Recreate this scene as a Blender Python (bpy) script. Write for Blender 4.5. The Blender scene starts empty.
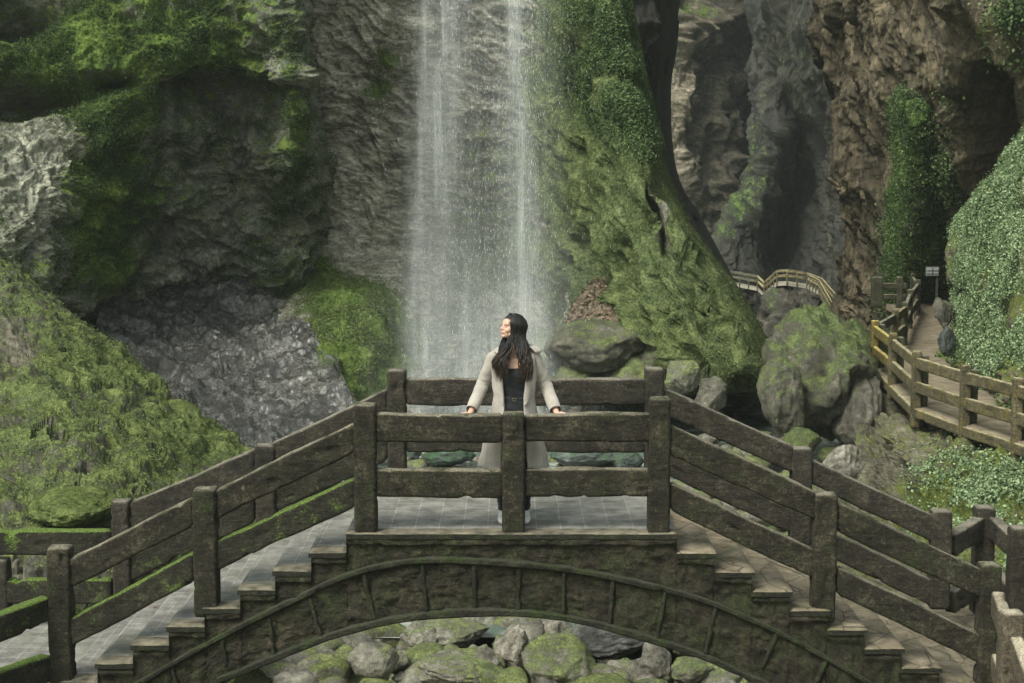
SUN_E, EXPO, HAZE = 2.3, 0.64, 0.0005
import bpy, bmesh, math, random
import numpy as np
from mathutils import Vector, Matrix
random.seed(7); RS = np.random.RandomState(11)
S = bpy.context.scene
COL = S.collection
R = math.radians

# ---------------------------------------------------------------- camera
H, F, PITCH = 3.075, 1600.0, R(6.79)
cd = bpy.data.cameras.new('camera'); cam = bpy.data.objects.new('camera', cd); COL.objects.link(cam)
cam.location = (0, 0, H); cam.rotation_euler = (math.pi/2-PITCH, 0, 0)
cd.sensor_width = 36; cd.lens = F/1024*36; cd.clip_end = 600; cd.clip_start = .1
S.camera = cam
CP, SP = math.cos(PITCH), math.sin(PITCH)
def at(px, py, Y):
    """a point at depth Y on the line of sight of a place in the photo (array friendly)"""
    px = np.asarray(px, float); py = np.asarray(py, float); Y = np.asarray(Y, float)
    a = (px-512)/F; b = -(py-341.5)/F
    dy = CP+b*SP; dz = -SP+b*CP
    t = Y/dy
    return np.stack(np.broadcast_arrays(a*t, Y, H+dz*t), -1)
def proj(P):
    P = np.asarray(P, float)
    x = P[..., 0]; y = P[..., 1]; z = P[..., 2]-H
    d = y*CP-z*SP; u = y*SP+z*CP
    return 512+F*x/d, 341.5-F*u/d
def on(px, py, z):
    """where the line of sight meets the level z"""
    a = (px-512)/F; b = -(py-341.5)/F
    dy = CP+b*SP; dz = -SP+b*CP
    t = (z-H)/dz
    return np.array([a*t, dy*t, z])

# ---------------------------------------------------------------- noise
_p = np.random.RandomState(3).permutation(256); _p = np.concatenate([_p, _p, _p])
_g = np.random.RandomState(5).normal(size=(256, 3)); _g /= np.linalg.norm(_g, axis=1)[:, None]
def perlin(P):
    sh = P.shape[:-1]; P = P.reshape(-1, 3)
    I = np.floor(P).astype(np.int64); f = P-I; I &= 255
    u = f*f*f*(f*(f*6-15)+10)
    out = np.zeros(len(P))
    for dx in (0, 1):
        wx = u[:, 0] if dx else 1-u[:, 0]
        for dy in (0, 1):
            wy = u[:, 1] if dy else 1-u[:, 1]
            for dz in (0, 1):
                wz = u[:, 2] if dz else 1-u[:, 2]
                h = _p[_p[_p[(I[:, 0]+dx) & 255]+((I[:, 1]+dy) & 255)]+((I[:, 2]+dz) & 255)]
                g = _g[h]
                out += wx*wy*wz*(g[:, 0]*(f[:, 0]-dx)+g[:, 1]*(f[:, 1]-dy)+g[:, 2]*(f[:, 2]-dz))
    return (out*1.5).reshape(sh)
def fbm(P, f=1., o=5, g=.5, seed=0., mode=0):
    s = 0; a = 1.; t = 0
    for k in range(o):
        n = perlin(P*f+seed*17.3+k*5.1)
        if mode == 1: n = 1-2*np.abs(n)*1.6          # ridged
        if mode == 2: n = np.abs(n)*3-.8              # billow
        s = s+a*n; t += a; a *= g; f *= 2.03
    return s/t
def worley(P, f=1., seed=0):
    sh = P.shape[:-1]; P = P.reshape(-1, 3)*f+seed*9.7
    I = np.floor(P).astype(np.int64)
    d1 = np.full(len(P), 9.); d2 = np.full(len(P), 9.); idm = np.zeros(len(P))
    for a in (-1, 0, 1):
        for b in (-1, 0, 1):
            for c in (-1, 0, 1):
                J = I+np.array([a, b, c]); K = J & 255
                h = _p[_p[_p[K[:, 0]]+K[:, 1]]+K[:, 2]]
                h2 = _p[h+7]; h3 = _p[h+31]
                Q = J+np.stack([h, h2, h3], 1)/256.
                d = np.sqrt(((P-Q)**2).sum(1))
                m = d < d1
                d2 = np.where(m, d1, np.minimum(d2, d)); idm = np.where(m, h/256., idm); d1 = np.where(m, d, d1)
    return d1.reshape(sh), d2.reshape(sh), idm.reshape(sh)
def sstep(a, b, x):
    t = np.clip((x-a)/(b-a), 0, 1); return t*t*(3-2*t)

# ---------------------------------------------------------------- objects
def tag(o, label=None, cat=None, group=None, kind=None):
    if label: o['label'] = label
    if cat: o['category'] = cat
    if group: o['group'] = group
    if kind: o['kind'] = kind
    return o
def empty(name, loc=(0, 0, 0)):
    o = bpy.data.objects.new(name, None); COL.objects.link(o); o.location = [float(v) for v in loc]; o.empty_display_size = .3
    return o
def meshobj(name, V, faces, mat, parent=None, smooth=True, attrs=None, matidx=None):
    """V: world coordinates; with a parent Empty (unrotated) the vertices are stored relative to it"""
    V = np.asarray(V, float).reshape(-1, 3)
    off = np.zeros(3)
    if parent is not None:
        q = parent
        while q is not None: off += np.array(q.location); q = q.parent
    me = bpy.data.meshes.new(name)
    if isinstance(faces, np.ndarray):
        n, k = faces.shape
        me.vertices.add(len(V)); me.vertices.foreach_set('co', (V-off).astype(np.float32).ravel())
        me.loops.add(n*k); me.loops.foreach_set('vertex_index', faces.astype(np.int32).ravel())
        me.polygons.add(n); me.polygons.foreach_set('loop_start', np.arange(0, n*k, k, dtype=np.int32))
        me.polygons.foreach_set('loop_total', np.full(n, k, dtype=np.int32))
        me.update(calc_edges=True)
    else:
        me.from_pydata((V-off).tolist(), [], faces)
    if smooth: me.polygons.foreach_set('use_smooth', np.ones(len(me.polygons), dtype=bool))
    for k, a in (attrs or {}).items():
        at_ = me.attributes.new(k, 'FLOAT', 'POINT'); at_.data.foreach_set('value', np.asarray(a, np.float32).ravel())
    for m in (mat if isinstance(mat, (list, tuple)) else [mat]): me.materials.append(m)
    if matidx is not None: me.polygons.foreach_set('material_index', np.asarray(matidx, np.int32))
    me.validate()
    o = bpy.data.objects.new(name, me); COL.objects.link(o)
    if parent is not None: o.parent = parent
    return o
def gridfaces(nv, nu, closed=False, off=0):
    i = np.arange(nv-1)[:, None]; j = np.arange(nu if closed else nu-1)[None]
    j2 = (j+1) % nu
    a = i*nu+j; b = i*nu+j2; c = (i+1)*nu+j2; d = (i+1)*nu+j
    return np.stack([a, d, c, b], -1).reshape(-1, 4)+off

class MB:
    """collects pieces into ONE mesh"""
    def __init__(s): s.V = []; s.F = []; s.M = []; s.n = 0
    def add(s, V, F, m=0):
        V = np.asarray(V, float).reshape(-1, 3)
        s.V.append(V)
        for f in F: s.F.append([int(i)+s.n for i in f]); s.M.append(m)
        s.n += len(V); return s
    def build(s, name, mat, parent=None, smooth=True):
        return meshobj(name, np.concatenate(s.V), s.F, mat, parent, smooth, matidx=s.M)

def rrect(h, t, r, n=6):
    """points round a rounded rectangle, evenly filled sides"""
    pts = []
    hx, hy = t/2, h/2
    def side(a, b, k):
        for i in range(k): pts.append(a+(b-a)*i/k)
    A = np.array
    side(A([-hx+r, -hy]), A([hx-r, -hy]), n); side(A([hx-r, -hy]), A([hx, -hy+r]), 2)
    side(A([hx, -hy+r]), A([hx, hy-r]), n*2); side(A([hx, hy-r]), A([hx-r, hy]), 2)
    side(A([hx-r, hy]), A([-hx+r, hy]), n); side(A([-hx+r, hy]), A([-hx, hy-r]), 2)
    side(A([-hx, hy-r]), A([-hx, -hy+r]), n*2); side(A([-hx, -hy+r]), A([-hx+r, -hy]), 2)
    return np.array(pts)
def beamdata(pts, h, t, up=(0, 0, 1), r=.015, amp=.018, res=.03, seed=0., chips=.03, n=6):
    """a hewn beam along a polyline; cross-section h along `up`, t across; worn, uneven faces"""
    pts = [np.array(p, float) for p in pts]; up = np.array(up, float)
    P = []; T = []
    for a, b in zip(pts[:-1], pts[1:]):
        k = max(2, int(np.linalg.norm(b-a)/res))
        for i in range(k): P.append(a+(b-a)*i/k); T.append(b-a)
    P.append(pts[-1]); T.append(pts[-1]-pts[-2])
    P = np.array(P); T = np.array(T)
    # smooth the direction
    N = np.cross(T, up); N /= np.linalg.norm(N, axis=1)[:, None]
    ring = rrect(h, t, r, n)
    L = len(P); m = len(ring)
    sc = np.ones(L); sc[0] = sc[-1] = 1-1.2*r/min(h, t)
    V = P[:, None]+ring[None, :, 0:1]*sc[:, None, None]*N[:, None]+ring[None, :, 1:2]*sc[:, None, None]*up
    Vn = V-P[:, None]; Vn /= np.linalg.norm(Vn, axis=2)[..., None]+1e-9
    Td = T/np.linalg.norm(T, axis=1)[:, None]
    # grain: noise stretched along the beam
    Q = V - (V*Td[:, None]).sum(2)[..., None]*Td[:, None]*.75
    d = fbm(Q, 6., 5, .6, seed, 0)*amp + fbm(Q, 22., 2, .6, seed+3)*amp*.35 + fbm(V, 2.2, 2, .5, seed+9)*amp*1.2
    d -= np.clip(fbm(V, 7., 2, .5, seed+5)-.28, 0, 1)*chips*3
    V = V+Vn*d[..., None]
    Fs = gridfaces(L, m, True)
    V = V.reshape(-1, 3)
    c0 = len(V); V = np.concatenate([V, [P[0]-Td[0]*r*.5, P[-1]+Td[-1]*r*.5]])
    F = [list(f[::-1]) for f in Fs]
    for j in range(m):
        F.append([c0, (j+1) % m, j]); F.append([c0+1, (L-1)*m+j, (L-1)*m+(j+1) % m])
    return V, F
def beam(name, pts, h, t, mat, parent, **k):
    V, F = beamdata(pts, h, t, **k)
    return meshobj(name, V, F, mat, parent)
def post(name, x, y, z0, z1, w, d, mat, parent, lean=0., **k):
    k.setdefault('amp', .008)
    V, F = beamdata([(x, y, z0), (x+lean, y, z1)], w, d, up=(1, 0, 0), r=.018, **k)
    return meshobj(name, V, F, mat, parent)

def cr(P, n, axis):
    """Catmull-Rom resample of control points along an axis"""
    P = np.moveaxis(np.asarray(P, float), axis, 0); m = len(P)
    t = np.linspace(0, m-1, n); i = np.minimum(t.astype(int), m-2); f = (t-i)
    g = lambda k: P[np.clip(k, 0, m-1)]
    sh = (n,)+(1,)*(P.ndim-1); f = f.reshape(sh)
    p0, p1, p2, p3 = g(i-1), g(i), g(i+1), g(i+2)
    p0 = np.where((i-1 < 0).reshape(sh), 2*p1-p2, p0); p3 = np.where((i+2 > m-1).reshape(sh), 2*p2-p1, p3)
    o = .5*((2*p1)+(-p0+p2)*f+(2*p0-5*p1+4*p2-p3)*f**2+(-p0+3*p1-3*p2+p3)*f**3)
    return np.moveaxis(o, 0, axis)
def normals(P):
    du = np.gradient(P, axis=1); dv = np.gradient(P, axis=0)
    N = np.cross(dv, du); N /= np.linalg.norm(N, axis=-1)[..., None]+1e-9
    return N
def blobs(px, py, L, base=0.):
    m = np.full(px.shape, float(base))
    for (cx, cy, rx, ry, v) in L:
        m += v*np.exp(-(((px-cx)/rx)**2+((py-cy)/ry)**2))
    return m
def patch(name, rows, nu, nv, disp, masks, mat, label=None, flip=1, damp=0.):
    """rows (top to bottom) of (px,py,Y) control points -> a rock surface in world space, pushed out along its normal"""
    C = np.array([[at(*p) for p in r] for r in rows])
    P = cr(cr(C, nu, 1), nv, 0)
    N = normals(P)*flip
    px, py = proj(P)
    d = disp(P, px, py); back = 0
    if isinstance(d, tuple): d, back = d
    if damp:
        uu = np.linspace(0, 1, nu)[None]; d = (d-np.clip(d-.03, 0, None)*sstep(.35, .6, uu))*(1-damp*sstep(.7, .82, uu))
    if d.ndim == 2: P = P+N*d[..., None]
    else: P = P+d
    if not np.isscalar(back): P[..., 1] += back
    at_ = {k: np.clip(f(P, px, py), 0, 1.5) if callable(f) else blobs(px, py, f[1], f[0]) for k, f in masks.items()}
    for k in ('moss', 'wet', 'tone'): at_.setdefault(k, np.full(px.shape, .5 if k == 'tone' else 0.))
    o = meshobj(name, P, gridfaces(nv, nu), mat, attrs=at_)
    o['kind'] = 'structure'
    if label: o['label'] = label
    return o, P, normals(P)*flip, at_

def leaves(name, P, N, w, count, size, mat, seed=1, up=.4, elong=1.5, lift=.02, spread=.8, jit=None):
    """leaf-sized folded faces growing on a surface"""
    rs = np.random.RandomState(seed)
    P = P.reshape(-1, 3); N = N.reshape(-1, 3); w = np.clip(w.ravel(), 0, None); w = w/w.sum()
    k = rs.choice(len(P), count, p=w)
    step = jit or np.linalg.norm(P[1]-P[0])*1.2
    c = P[k]+rs.normal(size=(count, 3))*step*.5+N[k]*(lift*rs.rand(count, 1)*2)
    n = N[k]+rs.normal(size=(count, 3))*spread+np.array([0, 0, up]); n /= np.linalg.norm(n, axis=1)[:, None]
    t = np.cross(n, rs.normal(size=(count, 3))); t /= np.linalg.norm(t, axis=1)[:, None]
    b = np.cross(n, t)
    s = (size*(.5+rs.rand(count)))[:, None]
    V = np.stack([c-t*s*elong/2, c+b*s/2+n*s*.15, c+t*s*elong/2-n*s*.1, c-b*s/2+n*s*.15], 1).reshape(-1, 3)
    i = np.arange(count)*4
    Fq = np.stack([i, i+1, i+2, i+3], 1)
    rnd = np.repeat(rs.rand(count), 4)
    return meshobj(name, V, Fq, mat, smooth=False, attrs={'rnd': rnd})

# ---------------------------------------------------------------- materials
class NT:
    def __init__(s, name):
        s.m = bpy.data.materials.new(name); s.m.use_nodes = True; s.t = s.m.node_tree; s.t.nodes.clear()
        s.out = s.n('ShaderNodeOutputMaterial')
    def n(s, typ, **k):
        x = s.t.nodes.new(typ)
        for a, b in k.items(): setattr(x, a, b)
        return x
    def l(s, a, b): s.t.links.new(a, b)
    def setin(s, node, key, v):
        i = node.inputs[key]
        if hasattr(v, 'is_output'): s.l(v, i)
        else: i.default_value = v
    def pos(s): return s.n('ShaderNodeNewGeometry').outputs['Position']
    def map(s, v, sc, rot=(0, 0, 0)):
        x = s.n('ShaderNodeMapping'); s.l(v, x.inputs[0]); x.inputs['Scale'].default_value = sc; x.inputs['Rotation'].default_value = rot
        return x.outputs[0]
    def noise(s, v, scale, detail=6, rough=.6, dist=0.):
        x = s.n('ShaderNodeTexNoise'); s.l(v, x.inputs['Vector']); x.inputs['Scale'].default_value = scale
        x.inputs['Detail'].default_value = detail; x.inputs['Roughness'].default_value = rough; x.inputs['Distortion'].default_value = dist
        return x.outputs[0]
    def vor(s, v, scale, feat='F1', out=0, rnd=1.):
        x = s.n('ShaderNodeTexVoronoi', feature=feat); s.l(v, x.inputs['Vector']); x.inputs['Scale'].default_value = scale; x.inputs['Randomness'].default_value = rnd
        return x.outputs[out]
    def attr(s, name, out='Fac'):
        return s.n('ShaderNodeAttribute', attribute_name=name).outputs[out]
    def math(s, op, a, b=0., c=0., clamp=False):
        x = s.n('ShaderNodeMath', operation=op, use_clamp=clamp)
        s.setin(x, 0, a); s.setin(x, 1, b); s.setin(x, 2, c)
        return x.outputs[0]
    def rng(s, v, a, b, c=0., d=1., smooth=True):
        x = s.n('ShaderNodeMapRange'); x.interpolation_type = 'SMOOTHSTEP' if smooth else 'LINEAR'
        s.l(v, x.inputs[0])
        for i, q in zip((1, 2, 3, 4), (a, b, c, d)): x.inputs[i].default_value = q
        return x.outputs[0]
    def ramp(s, v, stops):
        x = s.n('ShaderNodeValToRGB'); s.l(v, x.inputs[0]); e = x.color_ramp.elements
        while len(e) < len(stops): e.new(.5)
        for q, (p, c) in zip(e, stops): q.position = p; q.color = (*c, 1)
        return x.outputs[0]
    def mix(s, f, a, b, op='MIX'):
        x = s.n('ShaderNodeMix', data_type='RGBA', blend_type=op)
        s.setin(x, 0, f)
        for i, v in ((6, a), (7, b)):
            s.setin(x, i, v if hasattr(v, 'is_output') else (*v, 1))
        return x.outputs[2]
    def bump(s, h, st, dist=.05, prev=None):
        x = s.n('ShaderNodeBump'); s.l(h, x.inputs['Height']); x.inputs['Strength'].default_value = st; x.inputs['Distance'].default_value = dist
        if prev is not None: s.l(prev, x.inputs['Normal'])
        return x.outputs[0]
    def bsdf(s, color, rough=.8, normal=None, spec=.5, **k):
        x = s.n('ShaderNodeBsdfPrincipled')
        s.setin(x, 'Base Color', color if hasattr(color, 'is_output') else (*color, 1)); s.setin(x, 'Roughness', rough); s.setin(x, 'Specular IOR Level', spec)
        if normal is not None: s.l(normal, x.inputs['Normal'])
        for a, v in k.items(): s.setin(x, a, v)
        s.l(x.outputs[0], s.out.inputs[0]); return x
def nz(t):
    g = t.n('ShaderNodeNewGeometry'); x = t.n('ShaderNodeSeparateXYZ'); t.l(g.outputs['Normal'], x.inputs[0]); return x.outputs[2]

def rockmat(name, rock, moss, s=1., stretch=(1, 1, 1), mossup=.35, bump=.6, crack=.5, rot=(0, 0, 0), speck=None, mbump=.8):
    """rock: 3 colours dark..light; moss: 3 colours dark..light"""
    t = NT(name); p = t.pos(); q = t.map(p, stretch, rot)
    n1 = t.noise(q, 1.3*s, 9, .65, .3); n2 = t.noise(q, 6*s, 7, .7); n3 = t.noise(p, 2.2*s, 6, .7, .4); n4 = t.noise(p, 14*s, 4, .75); n5 = t.noise(p, .55*s, 4, .6)
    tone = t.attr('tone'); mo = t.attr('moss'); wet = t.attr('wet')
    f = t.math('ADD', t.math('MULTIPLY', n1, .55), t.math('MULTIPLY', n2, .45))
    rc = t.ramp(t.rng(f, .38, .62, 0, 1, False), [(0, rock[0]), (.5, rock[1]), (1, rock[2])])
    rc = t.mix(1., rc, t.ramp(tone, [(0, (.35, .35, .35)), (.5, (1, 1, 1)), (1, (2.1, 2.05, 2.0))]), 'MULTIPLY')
    if crack:
        w = t.n('ShaderNodeVectorMath', operation='ADD'); t.l(q, w.inputs[0])
        nn = t.n('ShaderNodeTexNoise'); t.l(q, nn.inputs['Vector']); nn.inputs['Scale'].default_value = 3*s
        t.l(nn.outputs['Color'], w.inputs[1])
        ve = t.vor(w.outputs[0], 1.7*s, 'DISTANCE_TO_EDGE')
        ck = t.rng(ve, 0., .05, 1-crack, 1.)
        rc = t.mix(1., rc, t.ramp(ck, [(0, (0, 0, 0)), (1, (1, 1, 1))]), 'MULTIPLY')
    mc = t.ramp(t.rng(t.math('ADD', t.math('MULTIPLY', n3, .5), t.math('MULTIPLY', n4, .5)), .39, .61, 0, 1, False), [(0, moss[0]), (.5, moss[1]), (1, moss[2])])
    mc = t.mix(t.rng(n5, .4, .65, 0, .55), mc, t.mix(1., mc, (1.08, 1.0, .8), 'MULTIPLY'))
    mf = t.math('ADD', mo, t.math('MULTIPLY', t.math('SUBTRACT', n3, .5), 1.5))
    mf = t.math('ADD', mf, t.math('MULTIPLY', t.math('SUBTRACT', n4, .5), .9))
    mf = t.math('ADD', mf, t.math('MULTIPLY', nz(t), mossup))
    mf = t.rng(mf, .38, .68)
    c = t.mix(mf, rc, mc)
    if speck:
        sp = t.rng(t.vor(p, 9*s), .0, .13, 1, 0)
        c = t.mix(t.math('MULTIPLY', sp, t.attr('leaf')), c, speck)
    gr = t.noise(p, 42*s, 4, .85); c = t.mix(1., c, t.ramp(t.rng(gr, .36, .64, 0, 1, False), [(0, (.5, .5, .5)), (.5, (.95, .95, .95)), (1, (1.6, 1.6, 1.55))]), 'MULTIPLY')
    rr = t.rng(wet, 0, 1, .82, .12, False)
    rr = t.math('ADD', rr, t.math('MULTIPLY', t.math('SUBTRACT', n2, .5), .3), clamp=True)
    ro = t.math('ADD', t.math('MULTIPLY', rr, t.math('SUBTRACT', 1., mf)), t.math('MULTIPLY', mf, .95))
    sp_ = t.math('ADD', t.math('MULTIPLY', t.math('SUBTRACT', 1., mf), t.rng(wet, 0, 1, .45, 1., False)), .06)
    b = t.bump(f, bump, .16/s)
    b = t.bump(t.noise(q, 20*s, 5, .75), bump*.9, .04/s, b)
    mb = t.bump(t.math('MULTIPLY', t.noise(p, 30*s, 3, .8), mf), mbump, .035/s, b)
    cw = t.math('MULTIPLY', t.rng(wet, .3, 1, 0, .35, False), t.math('SUBTRACT', 1., mf))
    t.bsdf(c, ro, mb, sp_, **{'Coat Weight': cw, 'Coat Roughness': .2})
    return t.m
def leafmat(name, cols, rough=.55, trans=.25):
    t = NT(name); r = t.attr('rnd'); n = t.noise(t.pos(), .8, 3)
    c = t.ramp(t.math('ADD', t.math('MULTIPLY', r, .6), t.math('MULTIPLY', n, .4)), cols)
    b = t.bsdf(c, rough, None, .3)
    tr = t.n('ShaderNodeBsdfTranslucent'); t.l(c, tr.inputs[0]); mx = t.n('ShaderNodeMixShader'); mx.inputs[0].default_value = trans
    t.l(b.outputs[0], mx.inputs[1]); t.l(tr.outputs[0], mx.inputs[2]); t.l(mx.outputs[0], t.out.inputs[0])
    return t.m
def woodmat(name, dark, mid, light, moss, mossamt=.5, top=.12, worn=1.):
    """old hewn timber-like concrete: grain, stains, moss on the upper faces"""
    t = NT(name); p = t.pos(); up = nz(t)
    n1 = t.noise(p, 3.5, 8, .7, .5); n2 = t.noise(p, 26, 6, .75, .4); n3 = t.noise(p, 5, 6, .75, .2); n4 = t.noise(p, 60, 3, .8)
    f = t.math('ADD', t.math('MULTIPLY', n1, .5), t.math('MULTIPLY', n2, .5))
    c = t.ramp(t.rng(f, .4, .62, 0, 1, False), [(0, dark), (.55, mid), (1, light)])
    n5 = t.noise(t.map(p, (5, 5, 34)), 1., 6, .7, .4); c = t.mix(t.rng(n5, .5, .66, 0, .6), c, dark); c = t.mix(t.rng(t.noise(p, 21, 5, .7), .6, .7, 0, .5), c, tuple(v*1.7+.01 for v in light))
    # pale worn, dusty upper faces
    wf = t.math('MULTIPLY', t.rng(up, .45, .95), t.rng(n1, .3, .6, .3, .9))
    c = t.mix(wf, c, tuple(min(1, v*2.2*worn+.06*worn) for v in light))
    mf = t.math('ADD', t.math('ADD', t.math('MULTIPLY', t.math('SUBTRACT', n3, .5), 2.4), mossamt-.1), t.math('MULTIPLY', t.rng(up, .3, .9), top))
    mf = t.math('ADD', mf, t.math('MULTIPLY', t.math('SUBTRACT', n4, .5), .8))
    mf = t.rng(mf, .35, .8)
    mc = t.ramp(t.rng(n4, .35, .65, 0, 1, False), [(0, moss[0]), (1, moss[1])])
    c = t.mix(mf, c, mc)
    gr = t.noise(p, 95, 4, .85); c = t.mix(1., c, t.ramp(t.rng(gr, .36, .64, 0, 1, False), [(0, (.45, .45, .45)), (.5, (.95, .95, .95)), (1, (1.8, 1.8, 1.75))]), 'MULTIPLY')
    b = t.bump(n1, .6, .06); b = t.bump(n2, 1., .03, b); b = t.bump(n5, .8, .02, b); b = t.bump(n4, .6, .01, b)
    t.bsdf(c, t.rng(n2, .3, .7, .75, .95), b, .3)
    return t.m
def plain(name, c, rough=.7, nscale=20, var=.25, bump=.2, dist=.01, spec=.4, **k):
    t = NT(name); n = t.noise(t.pos(), nscale, 5, .65)
    cc = t.ramp(t.rng(n, .3, .7, 0, 1, False), [(0, tuple(v*(1-var) for v in c)), (1, tuple(min(1, v*(1+var)) for v in c))])
    t.bsdf(cc, rough, t.bump(n, bump, dist), spec, **k)
    return t.m
# ================================================================= bridge
YF, YB = 12.80, 14.70
W_DARK = woodmat('bridge_timber', (.011, .009, .006), (.036, .03, .019), (.11, .092, .06), ((.016, .022, .007), (.045, .056, .018)), .42)
W_MOSS = woodmat('mossy_timber', (.013, .012, .008), (.034, .031, .019), (.075, .068, .045), ((.04, .07, .012), (.17, .24, .045)), .3, top=1.0, worn=.3)
W_BACK = woodmat('back_timber', (.016, .014, .01), (.045, .038, .027), (.095, .08, .058), ((.02, .03, .01), (.05, .06, .022)), .25)
W_PALE = woodmat('pale_timber', (.06, .048, .032), (.13, .105, .072), (.22, .185, .13), ((.05, .055, .02), (.1, .11, .04)), .2)

def wallmat():
    t = NT('bridge_masonry'); p = t.pos()
    n1 = t.noise(p, 2.5, 8, .7, .6); n2 = t.noise(p, 16, 7, .75, .5); n3 = t.noise(p, 4.5, 6, .75); n4 = t.noise(p, 55, 4, .8)
    c = t.ramp(t.rng(t.math('ADD', t.math('MULTIPLY', n1, .5), t.math('MULTIPLY', n2, .5)), .36, .66, 0, 1, False), [(0, (.008, .007, .004)), (.5, (.033, .026, .016)), (1, (.1, .082, .055))])
    mf = t.rng(t.math('ADD', t.math('MULTIPLY', n3, .6), t.math('MULTIPLY', n4, .4)), .45, .62)
    c = t.mix(t.math('MULTIPLY', mf, .75), c, t.ramp(t.rng(n2, .35, .65, 0, 1, False), [(0, (.02, .03, .009)), (1, (.065, .085, .025))]))
    gr = t.noise(p, 80, 4, .85); c = t.mix(1., c, t.ramp(t.rng(gr, .36, .64, 0, 1, False), [(0, (.4, .4, .4)), (.5, (.95, .95, .95)), (1, (1.9, 1.85, 1.7))]), 'MULTIPLY')
    b = t.bump(n1, .6, .08); b = t.bump(n2, 1., .05, b); b = t.bump(n4, .8, .015, b)
    t.bsdf(c, .85, b, .35); return t.m
M_WALL = wallmat()
M_RIB = woodmat('rib_concrete', (.008, .008, .005), (.026, .023, .015), (.055, .05, .034), ((.018, .028, .009), (.05, .065, .02)), .5, worn=.35)

def tilemat(name, a, b, grout, sx, sy, dirt=.5, gw=.03):
    t = NT(name); p = t.pos()
    br = t.n('ShaderNodeTexBrick'); t.l(p, br.inputs['Vector'])
    br.offset = 0.; br.inputs['Scale'].default_value = 1.; br.inputs['Brick Width'].default_value = sx; br.inputs['Row Height'].default_value = sy
    br.inputs['Mortar Size'].default_value = gw*.13; br.inputs['Mortar Smooth'].default_value = .3
    for i, c in zip((1, 2, 3), (a, b, grout)): br.inputs[i].default_value = (*c, 1)
    n = t.noise(p, 5, 7, .7, .3); n2 = t.noise(p, 40, 4, .7); n3 = t.noise(p, 1.3, 4, .6)
    c = t.mix(t.rng(n, .35, .7, 0, dirt), br.outputs[0], tuple(v*.45 for v in a))
    c = t.mix(t.rng(n3, .5, .7, 0, .45), c, (.07, .085, .035))
    c = t.mix(t.rng(n2, .62, .75, 0, .4), c, tuple(v*.5 for v in b))
    h = t.math('SUBTRACT', t.math('MULTIPLY', n2, .3), t.math('MULTIPLY', br.outputs[1], .5))
    t.bsdf(c, t.rng(n, .3, .7, .45, .75), t.bump(h, .5, .01), .4); return t.m
M_TILE = tilemat('grey_paving', (.19, .18, .16), (.28, .265, .235), (.42, .4, .36), .2, .15, .85, .03)
M_EDGE = plain('edge_stone', (.12, .105, .072), .8, 9, .75, 1., .02)
def slabmat():
    t = NT('brown_slab'); p = t.pos()
    e = t.vor(t.map(p, (1, .8, 1)), 3.2, 'DISTANCE_TO_EDGE'); cc = t.vor(t.map(p, (1, .8, 1)), 3.2, 'F1', 1)
    n = t.noise(p, 7, 7, .7, .4); n2 = t.noise(p, 45, 4, .7)
    c = t.ramp(t.rng(n, .3, .7, 0, 1, False), [(0, (.09, .072, .045)), (.5, (.175, .142, .095)), (1, (.27, .225, .16))])
    c = t.mix(.35, c, t.mix(1., c, t.ramp(cc, [(0, (.5, .5, .5)), (1, (1.5, 1.5, 1.5))]), 'MULTIPLY'))
    c = t.mix(t.rng(t.noise(p, 3, 4), .52, .7, 0, .6), c, (.07, .085, .03))
    c = t.mix(t.rng(e, 0, .03, .85, 0), c, (.03, .028, .02))
    b = t.bump(e, .3, .02); b = t.bump(t.math('ADD', n, t.math('MULTIPLY', n2, .3)), .8, .02, b)
    t.bsdf(c, .8, b, .35); return t.m
M_SLAB = slabmat()

br = empty('arch_bridge', (0, YF+.95, -3.2))
tag(br, 'dark mossy stone arch bridge with timber-look railings and stairs on both sides', 'bridge')

def xz(px, py, Y=YF-.08):
    v = at(px, py, Y); return float(v[0]), float(v[2])
Y0, Y1 = YF-.10, YB+.12
# --- stair edges (photo places at the front edge)
leftx = [346, 311, 274, 239, 212, 165, 130, 93, 59, 22]
lefty = [549, 571, 589, 608, 627, 645, 662, 680, 698]
leftx = [346, 311, 274.5, 239, 203, 166.5, 130, 93.5, 58, 20]
rightx = [677, 714, 753, 791, 829, 867, 905, 943.5, 981, 1018]
righty = [553, 572, 591, 611, 631, 651.5, 672, 691, 710]
steps = []
dx0, dx1 = xz(346, 530, Y0)[0], xz(677, 530, Y0)[0]
for k in range(9):
    xa, xb = xz(leftx[k+1], 550, Y0)[0], xz(leftx[k], 550, Y0)[0]
    steps.append((xa, xb, -.155*(k+1), 'l'))
    xa, xb = xz(rightx[k], 550, Y0)[0], xz(rightx[k+1], 550, Y0)[0]
    steps.append((xa, xb, -.16*(k+1), 'r'))
M_RIM = woodmat('step_rim', (.01, .01, .007), (.028, .026, .017), (.06, .055, .038), ((.02, .03, .01), (.05, .065, .02)), .45, worn=.5)
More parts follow.
